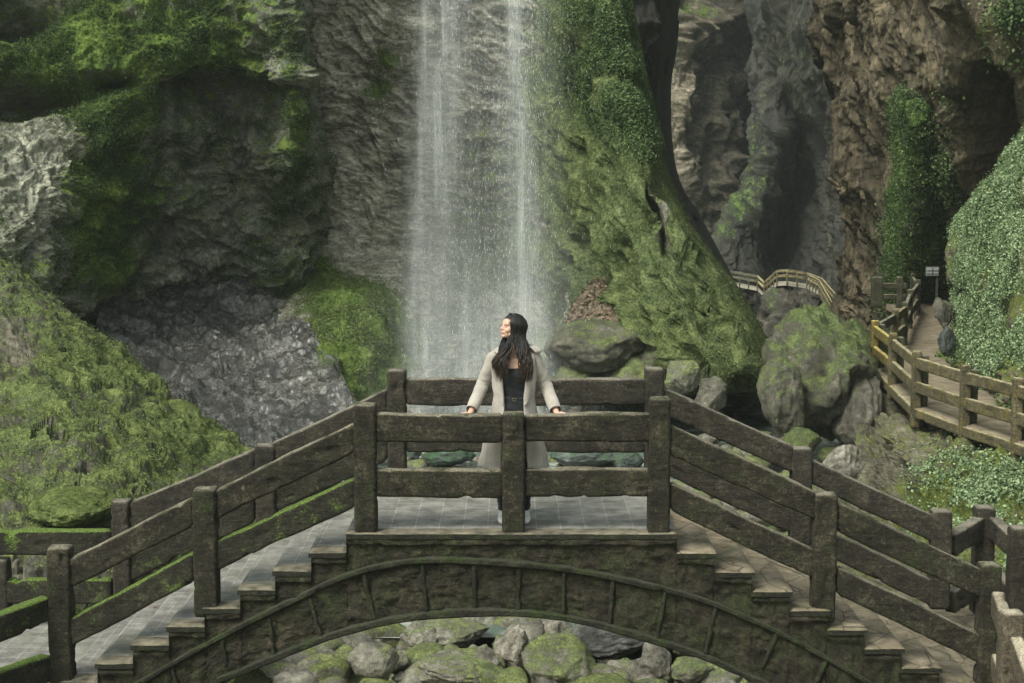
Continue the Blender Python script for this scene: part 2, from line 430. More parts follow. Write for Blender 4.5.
def slab(name, xa, xb, z, th, ya, yb, mats, edge=.2, seed=0., n=None):
    """a stair tread or landing: subdivided, worn slab; front strip gets the second material"""
    nx = max(6, int((xb-xa)/.03)); ys = np.concatenate([np.linspace(ya, ya+edge, 9), np.linspace(ya+edge, yb, 40)[1:]])
    xs = np.linspace(xa, xb, nx+1)
    X, Y = np.meshgrid(xs, ys)
    top = np.full(X.shape, z)+fbm(np.stack([X, Y, X*0+seed], -1), 5., 4)*.008
    # rounded noses
    ed = np.minimum(np.minimum(X-xa, xb-X), Y-ya); top -= .01*np.clip(1-ed/.015, 0, 1)
    joint = np.abs(((X-xa) % .33)-.165)
    T = np.stack([X, Y+fbm(np.stack([X, X*0+z*7, Y*0], -1), 6., 3)*.012*(Y < ya+.001), top], -1)
    B = T.copy(); B[..., 2] = z-th
    ny, nn = T.shape[:2]
    V = np.concatenate([T.reshape(-1, 3), B.reshape(-1, 3)])
    F = []; M = []
    gf = gridfaces(ny, nn)
    for f in gf:
        F.append(list(f[::-1])[::-1]); M.append(1 if (f[0]//nn) < 8 else 0)
    o = ny*nn
    def rim(idx):
        for a, b in zip(idx[:-1], idx[1:]): F.append([a, b, b+o, a+o]); M.append(2)
    rim([j for j in range(nn)]); rim([(ny-1)*nn+j for j in range(nn)][::-1]); rim([i*nn for i in range(ny)][::-1]); rim([i*nn+nn-1 for i in range(ny)])
    F.append([o, o+nn-1, o+(ny-1)*nn+nn-1, o+(ny-1)*nn][::-1]); M.append(1)
    me = meshobj(name, V, F, list(mats)+[M_RIM], br, smooth=False, matidx=M)
    return me
slab('deck', dx0, dx1, 0, .05, Y0-.01, Y1+.03, [M_TILE, M_EDGE], .16)
for k, (xa, xb, z, s_) in enumerate(steps):
    slab('step', xa-.02 if s_ == 'l' else xa, xb+(.0 if s_ == 'l' else .02), z, .05, Y0-.01, Y1+.03, [M_TILE if s_ == 'l' else M_SLAB, M_EDGE if s_ == 'l' else M_SLAB], .2, k)
# --- side walls with the arch cut out
ZA = -3.6
lowp = [(215, 683), (234, 674), (289, 651), (340, 632), (388, 620), (430, 614), (470, 611.5), (510, 611.5), (550, 614.5), (600, 624), (659, 641), (708, 657), (749, 677), (775, 690)]
upp = [(60, 719), (100, 700), (144, 680), (176, 661), (234, 629), (293, 600), (344, 576), (388, 564), (433, 559.5), (488, 561.5), (562, 568), (618, 578), (674, 591), (715, 604), (771, 628), (827, 658), (870, 683), (905, 705)]
Yw = YF-.07
low = np.array([xz(a, b, Yw) for a, b in lowp]); upr = np.array([xz(a, b, Yw) for a, b in upp])
# the soffit runs on as a round arch below the frame
lx, lz = low[0]; rx, rz = low[-1]
soff = [(lx-.42, ZA), (lx-.36, lz-1.0), (lx-.25, lz-.45)]+[tuple(v) for v in low]+[(rx+.3, rz-.45), (rx+.42, rz-1.0), (rx+.48, ZA)]
soff = np.array(soff)
def soffz(x): return np.where((x > soff[0, 0]) & (x < soff[-1, 0]), np.interp(x, soff[:, 0], soff[:, 1]), ZA)
edges = [(dx0, dx1, 0)]+[(a, b, z) for a, b, z, s_ in steps]
XL, XR = min(e[0] for e in edges), max(e[1] for e in edges)
def side_wall(name, Yp, sgn, rough):
    cols = []
    for (a, b, z) in sorted(edges):
        n = max(4, int((b-a)/.022))
        for i in range(n+1):
            x = a+(b-a)*i/n + (.0005 if i == 0 else (-.0005 if i == n else 0))
            cols.append((x, z-.052))
    cols = np.array(cols); nr = 70
    zb = soffz(cols[:, 0]); t = np.linspace(0, 1, nr)[:, None]
    Z = cols[:, 1]*(1-t)+zb*t; X = np.broadcast_to(cols[:, 0], Z.shape)
    P = np.stack([X, np.full(Z.shape, Yp), Z], -1)
    d = fbm(P, 3., 6, .65, 2, 0)*.06+fbm(P, 9., 4, .65, 8)*.045+.012
    # zigzag rim under the steps and smoother ledge
    depth = cols[:, 1][None]-Z
    d = d+.03*(depth < .05)
    d = np.where(depth < .004, 0.02, d)
    P[..., 1] -= sgn*d*rough
    meshobj(name, P, gridfaces(nr, len(cols)), M_WALL, br)
side_wall('side_wall', YF-.06, 1, 1.)
side_wall('side_wall', YB+.08, -1, 1.)
# soffit vault
sx = cr(soff, 160, 0); ysv = np.linspace(YF-.05, YB+.07, 30)
P = np.stack([np.broadcast_to(sx[:, 0], (30, 160)), np.broadcast_to(ysv[:, None], (30, 160)), np.broadcast_to(sx[:, 1], (30, 160))], -1).copy()
P[..., 2] += fbm(P, 3., 4)*.03
meshobj('vault', P, gridfaces(30, 160), M_WALL, br)
def ribline(name, pts, h, t, y):
    Q = cr(np.array(pts), 40, 0)
    beam(name, [(q[0], y, q[1]) for q in Q], h, t, M_RIB, br, r=.012, amp=.012, res=.04, seed=len(pts), n=3)
ribline('arch_rib', soff[1:-1], .06, .12, YF-.075)
ribline('arch_rib', upr, .05, .09, YF-.075)
ribline('arch_rib', soff[1:-1], .075, .13, YB+.12)
divs = [((375.5, 621), (364, 574)), ((427, 614), (422, 563)), ((475, 611), (474, 561)), ((518, 611), (519, 565)), ((563, 615), (564, 569)), ((609, 627), (613, 577)), ((657, 641), (665, 589)), ((705, 655), (716, 605)), ((762, 668), (777, 632)), ((322, 639), (309, 595)), ((275, 657), (269, 615)), ((228, 676), (222, 637)), ((180, 695), (172, 665)), ((812, 690), (826, 660))]
for k, (a, b) in enumerate(divs):
    (xa, za), (xb, zb) = xz(*a, Yw), xz(*b, Yw)
    V, Fd = beamdata([(xa, YF-.07, za), (xb, YF-.07, zb)], .036, .07, up=(1, 0, 0), r=.01, amp=.008, seed=k, n=2)
    meshobj("arch_divider", V, Fd, M_RIB, br)
# --- railings
def P2(px, py, Y): return tuple(float(v) for v in at(px, py, Y))
def rpost(px, pytop, Y, zb, parent, mat, w=.185, d=.18, lean=0., seed=0.):
    x, _, z = P2(px, pytop, Y-d/2)
    return post('railing_post', x, Y, zb, z-.01, w, d, mat, parent, lean=lean, seed=seed+px*.01)
def rrail(a, b, Y, parent, mat, h=.215, t=.12, Yb_=None, seed=0., amp=.014, name='rail', sag=0):
    """a, b: photo places of the top front edge at either end"""
    A = np.array(P2(*a, Y-t/2)); B = np.array(P2(*b, (Yb_ if Yb_ else Y)-t/2))
    A[1] += t/2; B[1] += t/2; A[2] -= h/2; B[2] -= h/2
    if abs(A[2]-B[2]) > .05: pass
    M_ = (A+B)/2; M_[2] += sag
    return beam(name, [A, M_, B], h, t, mat, parent, amp=amp, seed=seed+a[0]*.013, chips=.03)
# front posts
for (px, py, zb, w, s_) in [(364, 404, -.02, .18, 0), (513.5, 413, -.02, .185, 0), (660.5, 398, -.03, .175, 0), (203, 489, -.71, .19, .01), (56, 548, -1.45, .19, .015), (827, 494, -.76, .19, 0), (993, 565, -1.5, .17, -.01)]:
    rpost(px-s_*60, py, YF, zb, br, W_DARK, w=w, lean=s_)
for (px, py, zb, w) in [(396, 370, -.02, .175), (655, 368, -.03, .17), (264, 445, -.6, .19), (119, 501, -1.3, .17), (803, 448, -.6, .19), (943.5, 511, -1.2, .19)]:
    rpost(px, py, YB, zb, br, W_BACK, w=w)
# front rails: landing
for a, b in [((374, 414.5), (503, 415.5)), ((524, 415.5), (652, 414)), ((374, 470), (503, 471)), ((524, 470), (652, 470))]:
    rrail(a, b, YF, br, W_DARK, h=.225)
# front rails: stairs
for a, b, m in [((355, 423), (213, 492), W_DARK), ((193, 497), (66, 561), W_DARK), ((355, 479), (213, 544), W_MOSS), ((193, 553), (64, 622), W_MOSS),
             ((670, 426), (817, 493), W_DARK), ((838, 503), (984, 571), W_DARK), ((670, 482), (817, 551), W_DARK), ((838, 567), (985, 637), W_DARK)]:
    rrail(a, b, YF, br, m, h=.24, sag=random.uniform(-.01, .015))
# back rails
for a, b, m in [((405, 379), (647, 379), W_BACK), ((405, 427), (647, 427), W_BACK),
             ((387, 389), (270, 445), W_BACK), ((255, 449), (130, 503), W_BACK), ((387, 435), (274, 487), W_MOSS), ((254, 497), (126, 558), W_MOSS),
             ((664, 388), (794, 447), W_BACK), ((812, 459), (935, 517), W_BACK), ((664, 448), (794, 510), W_BACK), ((812, 524), (936, 583), W_BACK)]:
    rrail(a, b, YB, br, m, h=.245, sag=random.uniform(-.01, .01))

# --- approaches: paved landings at the foot of the stairs
ZL = -1.40; ZR = -1.46
def landing(name, x0, x1, y0, y1, z, mat, seed):
    ys = np.linspace(y0, y1, 60); xs = np.linspace(x0, x1, 60); X, Y = np.meshgrid(xs, ys)
    P = np.stack([X, Y, z+fbm(np.stack([X, Y, X*0+seed], -1), 2., 4)*.02], -1)
    P[0, :, 2] -= 2; P[-1, :, 2] -= 2; P[:, 0, 2] -= 2; P[:, -1, 2] -= 2
    P[0, :, 1] += .12; P[-1, :, 1] -= .12; P[:, 0, 0] += .1; P[:, -1, 0] -= .1
    o = meshobj(name, P, gridfaces(60, 60), mat, smooth=False); o['kind'] = 'structure'
landing('left_landing', -9, XL+.1, 8, YB+.35, ZL, M_TILE, 1)
landing('right_landing', XR-.1, 9, 8, YB+1.2, ZR, M_SLAB, 2)
# left bank railing going off to the side, level with the landing, and the one turning to the viewer
fl = empty('railing', P2(60, 600, YB)); fl.location.z = ZL
tag(fl, 'moss-topped two-rail railing running level off the left edge, behind the left stair foot', 'railing')
rrail((-150, 531), (110, 531), YB, fl, W_MOSS, h=.235); rrail((-150, 580), (110, 580), YB, fl, W_MOSS, h=.235)
rpost(-3, 560, YB+.02, ZL-.1, fl, W_BACK, w=.17); rpost(-140, 510, YB+.02, ZL-.1, fl, W_BACK, w=.17)
fn = empty('railing', P2(20, 650, YF-.3)); fn.location.z = ZL
tag(fn, 'dark railing with moss-edged rails at the bottom left corner, in front', 'railing')
rrail((46, 596), (-90, 648), YF, fn, W_MOSS, h=.22, Yb_=YF-1.2); rrail((46, 656), (-90, 700), YF, fn, W_MOSS, h=.22, Yb_=YF-1.2)
rpost(-95, 590, YF-1.2, ZL-.1, fn, W_DARK)
# right bank railings
fr = empty('railing', P2(1000, 600, YB+.6)); fr.location.z = ZR
tag(fr, 'dark railing behind the right stair foot, bending round three posts at the right edge', 'railing')
Yc = YB+.75
rpost(987, 507, Yc, ZR-.1, fr, W_BACK, w=.19); rpost(1023, 528, YB+.25, ZR-.1, fr, W_BACK, w=.19)
rrail((952, 535), (981, 518), YB+.05, fr, W_BACK, Yb_=Yc-.04, h=.22); rrail((952, 592), (981, 575), YB+.05, fr, W_BACK, Yb_=Yc-.04, h=.22)
rrail((995, 517), (1016, 537), Yc-.05, fr, W_BACK, Yb_=YB+.3, h=.22); rrail((995, 567), (1016, 590), Yc-.05, fr, W_BACK, Yb_=YB+.3, h=.22)
rrail((1030, 548), (1100, 590), YB+.2, fr, W_BACK, Yb_=YB-.6, h=.22)
fq = empty('railing', P2(1010, 660, YF-.6)); fq.location.z = ZR
tag(fq, 'pale worn railing at the bottom right corner, turning towards the viewer from the stair foot', 'railing')
rpost(1015, 613, YF-.65, ZR-.3, fq, W_PALE, w=.17, d=.16); rpost(1050, 700, YF-1.6, ZR-.3, fq, W_PALE, w=.17)
rrail((1000, 592), (1010, 622), YF-.1, fq, W_PALE, Yb_=YF-.58, h=.2, t=.11); rrail((1000, 655), (1008, 680), YF-.1, fq, W_PALE, Yb_=YF-.58, h=.2, t=.11)
rrail((1018, 636), (1050, 720), YF-.72, fq, W_PALE, Yb_=YF-1.5, h=.2, t=.11)
# ================================================================= cliffs
G_M = ((.04, .05, .02), (.125, .15, .062), (.24, .27, .13))
G_D = ((.02, .036, .014), (.07, .11, .035), (.17, .23, .075))
G_B = ((.03, .042, .014), (.1, .13, .045), (.2, .235, .09))
G_P = ((.05, .075, .02), (.12, .16, .045), (.2, .25, .08))
K_GREY = ((.035, .032, .026), (.12, .11, .09), (.27, .25, .21))
K_DARK = ((.03, .03, .023), (.12, .114, .088), (.32, .3, .25))
K_BROWN = ((.022, .018, .011), (.1, .08, .047), (.24, .195, .12))
K_WET = ((.01, .01, .008), (.042, .04, .034), (.2, .195, .18))
R_A = rockmat('mossy_cliff', ((.035, .037, .026), (.115, .117, .083), (.29, .285, .22)), ((.025, .045, .014), (.09, .14, .035), (.21, .28, .075)), 1., (1, 1, 1.3), .2, .8, .6)
R_B = rockmat('layered_grey_rock', ((.07, .062, .047), (.27, .25, .195), (.55, .52, .43)), ((.03, .05, .014), (.1, .15, .04), (.2, .27, .08)), 1.1, (.8, .8, 2.2), .12, 1., .45, rot=(0, .35, 0))
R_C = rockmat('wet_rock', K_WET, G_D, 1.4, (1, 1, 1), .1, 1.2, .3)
R_D = rockmat('moss_bank', ((.02, .02, .012), (.07, .062, .04), (.17, .155, .11)), G_B, 1.5, (1, 1, 1), .45, .7, .3)
R_E = rockmat('mossy_spire', K_DARK, ((.024, .036, .016), (.09, .117, .048), (.21, .24, .11)), 1.2, (1, 1, .6), .25, .7, .4)
R_F = rockmat('mossy_stone', ((.05, .046, .035), (.17, .155, .12), (.33, .31, .25)), G_M, 2.2, (1, 1, 1), .22, .6, .3)
R_G = rockmat('far_rock', ((.02, .017, .011), (.085, .073, .05), (.24, .21, .155)), G_D, .5, (1, 1, 1.4), .1, .8, .5)
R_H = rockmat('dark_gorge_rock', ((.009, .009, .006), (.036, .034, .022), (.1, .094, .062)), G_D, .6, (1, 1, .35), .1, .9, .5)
R_I = rockmat('brown_cliff', K_BROWN, ((.02, .028, .01), (.055, .062, .022), (.1, .11, .04)), 1., (1.2, 1, .4), .1, 1., .5)
R_L = rockmat('layered_bank_rock', ((.04, .034, .02), (.13, .115, .075), (.26, .24, .17)), ((.04, .055, .015), (.12, .15, .04), (.22, .25, .08)), 2., (.6, .6, 3.), .3, 1., .4)
R_K = rockmat('mossy_boulder', ((.03, .028, .02), (.1, .09, .066), (.22, .2, .15)), ((.025, .038, .014), (.085, .11, .045), (.17, .2, .09)), 1.6, (1, 1, 1), .3, .7, .35)
R_X = rockmat('bare_stone', ((.05, .045, .035), (.16, .145, .115), (.33, .3, .25)), G_M, 2.4, (1, 1, 1), .3, .6, .25)
R_S = rockmat('dark_wet_stone', ((.02, .024, .022), (.06, .07, .062), (.14, .16, .14)), ((.02, .05, .025), (.05, .1, .05), (.1, .17, .09)), 2.4, (1, 1, 1), .2, .5, .25)

def Z(px_list, py, Ys, dy=None): return [(x, py+(dy[i] if dy else 0), y) for i, (x, y) in enumerate(zip(px_list, Ys))]
# ---- A: left cliff
def dispA(P, px, py):
    w = P+np.stack([fbm(P, .5, 3, .5, 1), fbm(P, .5, 3, .5, 2), fbm(P, .5, 3, .5, 3)], -1)*.8
    q = w*np.array([1, 1, 1.7])
    d = fbm(q, .45, 3, .5, 4, 0)*.7+fbm(q, 1.5, 5, .6, 5, 1)*.17
    f1, f2, _ = worley(w*np.array([1, 1, 1.5]), .9, 2)
    d += np.clip(f2-f1, 0, .4)*.28-.1
    d += fbm(P, 6., 4, .65, 9)*.09
    d -= 2.0*np.exp(-(((px-32)/46)**2+((py-95)/13)**2)) + 1.1*np.exp(-(((px-215)/50)**2+((py-98)/22)**2))+1.2*np.exp(-(((px-112)/18)**2+((py-84)/8)**2))
    d -= 2.6*np.exp(-(((px-10)/35)**2+((py-8)/22)**2))
    return d
rowsA = [
 Z([-260, -120, 0, 90, 170, 235, 285, 300, 305], -260, [31, 33, 35, 35, 35, 35, 35, 37, 44]),
 Z([-260, -120, 0, 90, 170, 235, 285, 302, 305], -140, [31, 33, 35, 35, 35, 34.6, 34.4, 36, 43]),
 Z([-260, -120, 0, 90, 170, 235, 283, 298, 300], -40, [31, 32, 34.5, 34.5, 34.5, 34.6, 34.2, 35.5, 42]),
 Z([-260, -120, 0, 90, 170, 235, 288, 306, 308], 50, [30, 31, 33.5, 33.8, 34, 34.8, 34.3, 35.5, 42]),
 Z([-260, -120, 0, 80, 165, 235, 296, 314, 314], 120, [30, 31, 33, 33.5, 34.4, 36.2, 34.8, 36, 42]),
 Z([-260, -120, 0, 80, 160, 235, 290, 318, 322], 175, [30, 30.5, 31.5, 33, 35.5, 37.0, 36.0, 37.2, 42]),
 Z([-260, -120, 0, 75, 150, 225, 280, 315, 330], 235, [29, 29.5, 30.5, 33, 36.2, 37.4, 37.4, 38.5, 42]),
 Z([-260, -120, 0, 75, 150, 225, 280, 315, 330], 285, [28, 28.5, 30, 33.5, 37.2, 38.1, 38, 39, 42]),
 Z([-260, -120, 0, 80, 150, 225, 280, 315, 330], 325, [28, 28.5, 31, 35.5, 37.6, 37.6, 37.6, 38.6, 42]),
 Z([-260, -120, 0, 80, 150, 225, 280, 315, 330], 400, [28, 28.5, 32, 35.5, 37, 37, 37, 38, 42]),
]
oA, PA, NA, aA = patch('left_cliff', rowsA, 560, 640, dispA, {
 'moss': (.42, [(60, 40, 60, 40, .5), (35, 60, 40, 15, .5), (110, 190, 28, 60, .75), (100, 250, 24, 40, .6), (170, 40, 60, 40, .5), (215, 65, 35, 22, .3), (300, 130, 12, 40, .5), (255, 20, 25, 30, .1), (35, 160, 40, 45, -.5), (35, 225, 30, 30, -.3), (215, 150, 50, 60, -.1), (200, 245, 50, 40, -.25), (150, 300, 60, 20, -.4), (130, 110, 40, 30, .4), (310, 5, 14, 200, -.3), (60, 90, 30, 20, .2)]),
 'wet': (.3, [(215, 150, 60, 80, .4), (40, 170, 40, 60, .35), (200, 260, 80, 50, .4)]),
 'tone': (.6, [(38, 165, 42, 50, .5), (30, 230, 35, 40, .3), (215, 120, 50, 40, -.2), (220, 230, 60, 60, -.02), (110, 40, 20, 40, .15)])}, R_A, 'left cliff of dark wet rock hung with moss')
# ---- B: wall behind the fall
def dispB(P, px, py):
    w = P+np.stack([fbm(P, .4, 3, .5, 1), fbm(P, .4, 3, .5, 2), fbm(P, .4, 3, .5, 3)], -1)*.7
    q = w@np.array([[1, 0, .3], [0, 1, 0], [-.3, 0, 1]])*np.array([.9, .9, 2.])
    d = fbm(q, .8, 5, .6, 14, 1)*.2+fbm(w, .3, 3, .5, 15)*.6+fbm(q, 5, 3, .6, 7)*.06
    f1, f2, _ = worley(q, .8, 5); d += np.clip(f2-f1, 0, .35)*.22
    m = np.exp(-(((px-350)/70)**2+((py-320)/55)**2))
    d = d*(1-.3*m)+m*.4
    return d
rowsB = [
 Z([240, 310, 370, 430, 500, 560, 596, 604], -260, [40, 39, 39, 38.6, 38, 38, 39, 44]),
 Z([240, 310, 370, 430, 500, 560, 596, 604], -100, [40.5, 39.5, 39.3, 39, 38.6, 38.5, 39, 44]),
 Z([240, 310, 370, 430, 500, 560, 596, 604], 60, [41, 40, 39.6, 39.2, 39, 38.8, 39, 43]),
 Z([240, 305, 370, 430, 500, 560, 596, 604], 180, [41, 40.4, 39.7, 39.4, 39.6, 39.3, 39, 42]),
 Z([240, 300, 360, 430, 500, 560, 596, 604], 270, [40, 39.3, 38.7, 39, 39.6, 39, 38, 41]),
 Z([240, 295, 350, 430, 500, 560, 596, 604], 340, [38, 36.6, 36.2, 37.8, 38.8, 38, 37, 40]),
 Z([240, 300, 350, 430, 500, 560, 596, 604], 400, [35, 34, 34, 36.8, 38.2, 37, 36, 38]),
 Z([240, 300, 350, 430, 500, 560, 596, 604], 450, [31.5, 31.3, 31.6, 36, 37.5, 36, 35, 37]),
]
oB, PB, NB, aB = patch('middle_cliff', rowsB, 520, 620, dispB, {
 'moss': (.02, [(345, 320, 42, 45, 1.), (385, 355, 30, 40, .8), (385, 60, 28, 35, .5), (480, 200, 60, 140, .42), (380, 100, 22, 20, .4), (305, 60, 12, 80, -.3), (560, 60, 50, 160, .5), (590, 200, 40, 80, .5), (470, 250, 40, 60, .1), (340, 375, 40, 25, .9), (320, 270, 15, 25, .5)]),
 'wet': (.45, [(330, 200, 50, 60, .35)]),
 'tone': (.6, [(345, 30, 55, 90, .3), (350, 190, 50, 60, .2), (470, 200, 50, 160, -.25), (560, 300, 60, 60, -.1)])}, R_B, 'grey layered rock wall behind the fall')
# ---- C: silver wet rock running down to the stream
def dispC(P, px, py):
    w = P+np.stack([fbm(P, .8, 3, .5, 21), fbm(P, .8, 3, .5, 22), fbm(P, .8, 3, .5, 23)], -1)*.5
    f1, f2, _ = worley(w, 1.1, 8)
    return fbm(w, .8, 4, .5, 24, 1)*.28+np.clip(f2-f1, 0, .5)*.2+fbm(P, 5, 4, .62, 25)*.09
rowsC = [
 Z([95, 140, 190, 240, 290, 330], 270, [37.6, 38.6, 38.8, 38.9, 39.2, 40]),
 Z([95, 140, 190, 240, 290, 330], 300, [35.8, 37.0, 37.4, 37.6, 38, 38.6]),
 Z([95, 140, 190, 240, 290, 335], 340, [33.2, 34.8, 35.8, 36, 36.0, 36.2]),
 Z([95, 150, 200, 250, 300, 345], 385, [30.5, 31.8, 33, 33.8, 33.8, 33.6]),
 Z([95, 160, 210, 260, 315, 365], 430, [28.5, 29, 30, 30.7, 31, 31.2]),
 Z([95, 160, 210, 260, 320, 380], 490, [26, 26.5, 27, 27.8, 28, 28]),
]
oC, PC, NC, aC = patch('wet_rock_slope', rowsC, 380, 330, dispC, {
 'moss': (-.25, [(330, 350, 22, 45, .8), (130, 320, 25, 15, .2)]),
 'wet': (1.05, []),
 'tone': (.4, [(262, 330, 32, 45, .45), (315, 395, 45, 30, .4), (185, 350, 30, 20, .2), (160, 340, 30, 15, .1)])}, R_C, 'silvery wet rock running down to the stream')  # paler tone blobs paint silvery wet glints into the rock colour
# ---- D: moss bank on the left, nearer
def dispD(P, px, py):
    w = P+np.stack([fbm(P, .8, 3, .5, 31), fbm(P, .8, 3, .5, 32), fbm(P, .8, 3, .5, 33)], -1)*.5
    f1, f2, _ = worley(w*np.array([1, 1, 1.3]), 1.5, 11); g1, g2, _ = worley(w, 4.2, 12)
    low = sstep(300, 470, py)
    d = fbm(w, .9, 3, .5, 34)*.28+(.5-f1)*(.16+.2*low)+(.5-g1)*.08+fbm(P, 6., 4, .65, 35)*.09-.15*low*(fbm(w, 1.6, 3, .5, 36) > .25)
    return d
rowsD = [
 [(-260, 190, 34), (-120, 235, 33), (0, 300, 31), (60, 330, 30.5), (120, 380, 30), (170, 430, 29), (230, 480, 27), (300, 540, 25), (360, 590, 23)],
 [(-260, 150, 29), (-120, 215, 28), (0, 268, 27.5), (55, 300, 27), (110, 342, 27), (160, 388, 26), (232, 440, 25), (280, 490, 23.5), (330, 540, 22)],
 [(-260, 180, 26), (-120, 240, 25.5), (0, 290, 25.5), (50, 322, 25), (100, 365, 24.5), (150, 410, 23.8), (205, 460, 22.8), (250, 510, 21.8), (300, 560, 21)],
 [(-260, 260, 23.5), (-120, 320, 23), (0, 370, 22.5), (50, 390, 22), (100, 420, 21.6), (150, 450, 21), (195, 490, 20.5), (240, 540, 20), (280, 580, 19.5)],
 [(-260, 360, 20.5), (-120, 410, 20), (0, 450, 19.5), (50, 460, 19.2), (100, 475, 19), (145, 500, 18.8), (185, 540, 18.8), (220, 580, 18.5), (260, 620, 18.4)],
 [(-260, 480, 18), (-120, 505, 17.8), (0, 522, 17.4), (50, 527, 17.3), (100, 535, 17.3), (140, 555, 17.4), (175, 600, 17.4), (210, 640, 17.4), (240, 680, 17.4)],
 [(-260, 570, 15.8), (-120, 580, 15.8), (0, 590, 15.7), (50, 600, 15.7), (100, 620, 15.8), (135, 650, 16), (165, 700, 16.3), (195, 750, 16.4), (225, 780, 16.4)],
]
oD, PD, NDn, aD = patch('moss_bank', rowsD, 620, 520, dispD, {
 'moss': (.3, [(110, 360, 50, 25, .3), (200, 440, 50, 30, .3), (15, 345, 25, 30, -.35), (40, 470, 60, 20, -.1), (5, 285, 20, 15, -.1), (30, 580, 40, 18, -.6), (215, 470, 20, 15, -.3)]),
 'wet': (.1, []), 'tone': (.5, [(15, 360, 30, 40, .2), (60, 400, 40, 30, .05)])}, R_D, 'rounded moss bank in front of the left cliff')
# ---- E: mossy spire right of the fall
def dispE(P, px, py):
    w = P+np.stack([fbm(P, .5, 3, .5, 41), fbm(P, .5, 3, .5, 42), fbm(P, .5, 3, .5, 43)], -1)*.5
    # folds running down to the right
    q = w@np.array([[1, 0, .55], [0, 1, 0], [-.55, 0, 1]])*np.array([1.5, 1, .45])
    low = sstep(170, 330, py)
    wx = w@np.array([[.87, 0, .5], [0, 1, 0], [.5, 0, -.87]])*np.array([1.1, .5, .2])
    d = (fbm(wx, 1., 4, .5, 44, 1)-.42)*(.4+.95*low)+fbm(w, .5, 2, .5, 45)*.2+fbm(P, 5, 4, .65, 46)*.08
    g1, g2, _ = worley(w, 2.2, 15); d += (.5-g1)*.1
    return d, 1.5*np.exp(-(((px-656-(py-215)*.12)/6)**4+((py-222)/34)**4))
rowsE = [
 Z([500, 545, 575, 595, 605, 608], -260, [40, 38.5, 37, 36, 37, 44]),
 Z([500, 545, 580, 606, 615, 616], -60, [40, 38.5, 37, 35.8, 37, 44]),
 Z([500, 545, 585, 618, 632, 634], 50, [40, 38.5, 36.8, 35.6, 36.8, 44]),
 Z([500, 550, 595, 635, 653, 657], 140, [40, 38.3, 36.6, 35.2, 36.4, 44]),
 Z([500, 560, 610, 655, 684, 690], 220, [40, 38, 36, 34.4, 35.6, 44]),
 [(500, 290, 40), (570, 285, 37.8), (630, 285, 35.4), (685, 285, 33.6), (728, 288, 34.4), (740, 290, 44)],
 [(505, 335, 39.5), (590, 330, 37), (650, 335, 34.6), (700, 338, 32.8), (756, 345, 33.6), (772, 350, 44)],
 [(520, 365, 38.5), (600, 362, 36.4), (665, 372, 34.2), (715, 375, 32.6), (766, 376, 33.4), (782, 385, 44)],
 [(530, 395, 38.5), (605, 390, 36.6), (665, 388, 35.2), (712, 390, 33.6), (764, 390, 34.4), (782, 395, 44)],
 [(530, 420, 39), (605, 410, 38), (665, 396, 38), (712, 399, 37.8), (762, 399, 38), (782, 400, 44)],
 [(530, 470, 40), (605, 460, 40), (665, 460, 40), (712, 465, 40), (762, 465, 40), (782, 470, 44)],
]
oE, PE, NE, aE = patch('mossy_spire', rowsE, 520, 700, dispE, {
 'moss': (.8, [(640, 300, 40, 60, .35), (700, 300, 40, 50, .3), (610, 110, 30, 80, .3), (700, 425, 60, 22, -1.), (660, 225, 10, 40, -.8), (575, 250, 20, 30, -.2)]),
 'wet': (.2, []), 'tone': (.45, [(690, 425, 60, 30, -.3)])}, R_E, 'moss-covered rock spire sweeping down to the right of the fall', damp=.85)
# ---- gorge: black flank behind the spire, far lit wall, dark side, brown cliff
def dispG(P, px, py, a=1.6, f=.16, s=50):
    w = P+np.stack([fbm(P, .15, 3, .5, s+1), fbm(P, .15, 3, .5, s+2), fbm(P, .15, 3, .5, s+3)], -1)*2.
    f1, f2, _ = worley(w, f*1.3, s)
    return fbm(w, f, 6, .55, s, 1)*a+np.clip(f2-f1, 0, .5)*a*.8
rowsK = [
 Z([560, 600, 640, 668, 676, 650], -300, [48, 48, 49, 51, 56, 75]),
 Z([560, 600, 640, 668, 678, 650], 0, [48, 48, 49, 51, 56, 75]),
 Z([560, 600, 640, 660, 670, 650], 90, [48, 48, 49, 51, 56, 75]),
 Z([560, 600, 640, 665, 676, 660], 170, [48, 48, 49, 51, 56, 75]),
 Z([560, 600, 660, 690, 702, 700], 220, [48, 48, 49, 51, 56, 75]),
 Z([560, 640, 700, 728, 738, 730], 290, [48, 48, 49, 51, 56, 75]),
 Z([560, 640, 710, 742, 752, 745], 350, [48, 48, 49, 51, 56, 75]),
 Z([560, 640, 710, 745, 760, 750], 470, [46, 46, 47, 49, 56, 75]),
]
patch('gorge_flank', rowsK, 200, 300, lambda P, x, y: dispG(P, x, y, .7, .35, 60), {'moss': (-.3, [(705, 250, 12, 40, .5)]), 'wet': (.3, []), 'tone': (.05, [])}, R_H, 'black shaded rock flank behind the spire', damp=.8)  # near-black tone: the flank's shade is painted into its rock colour
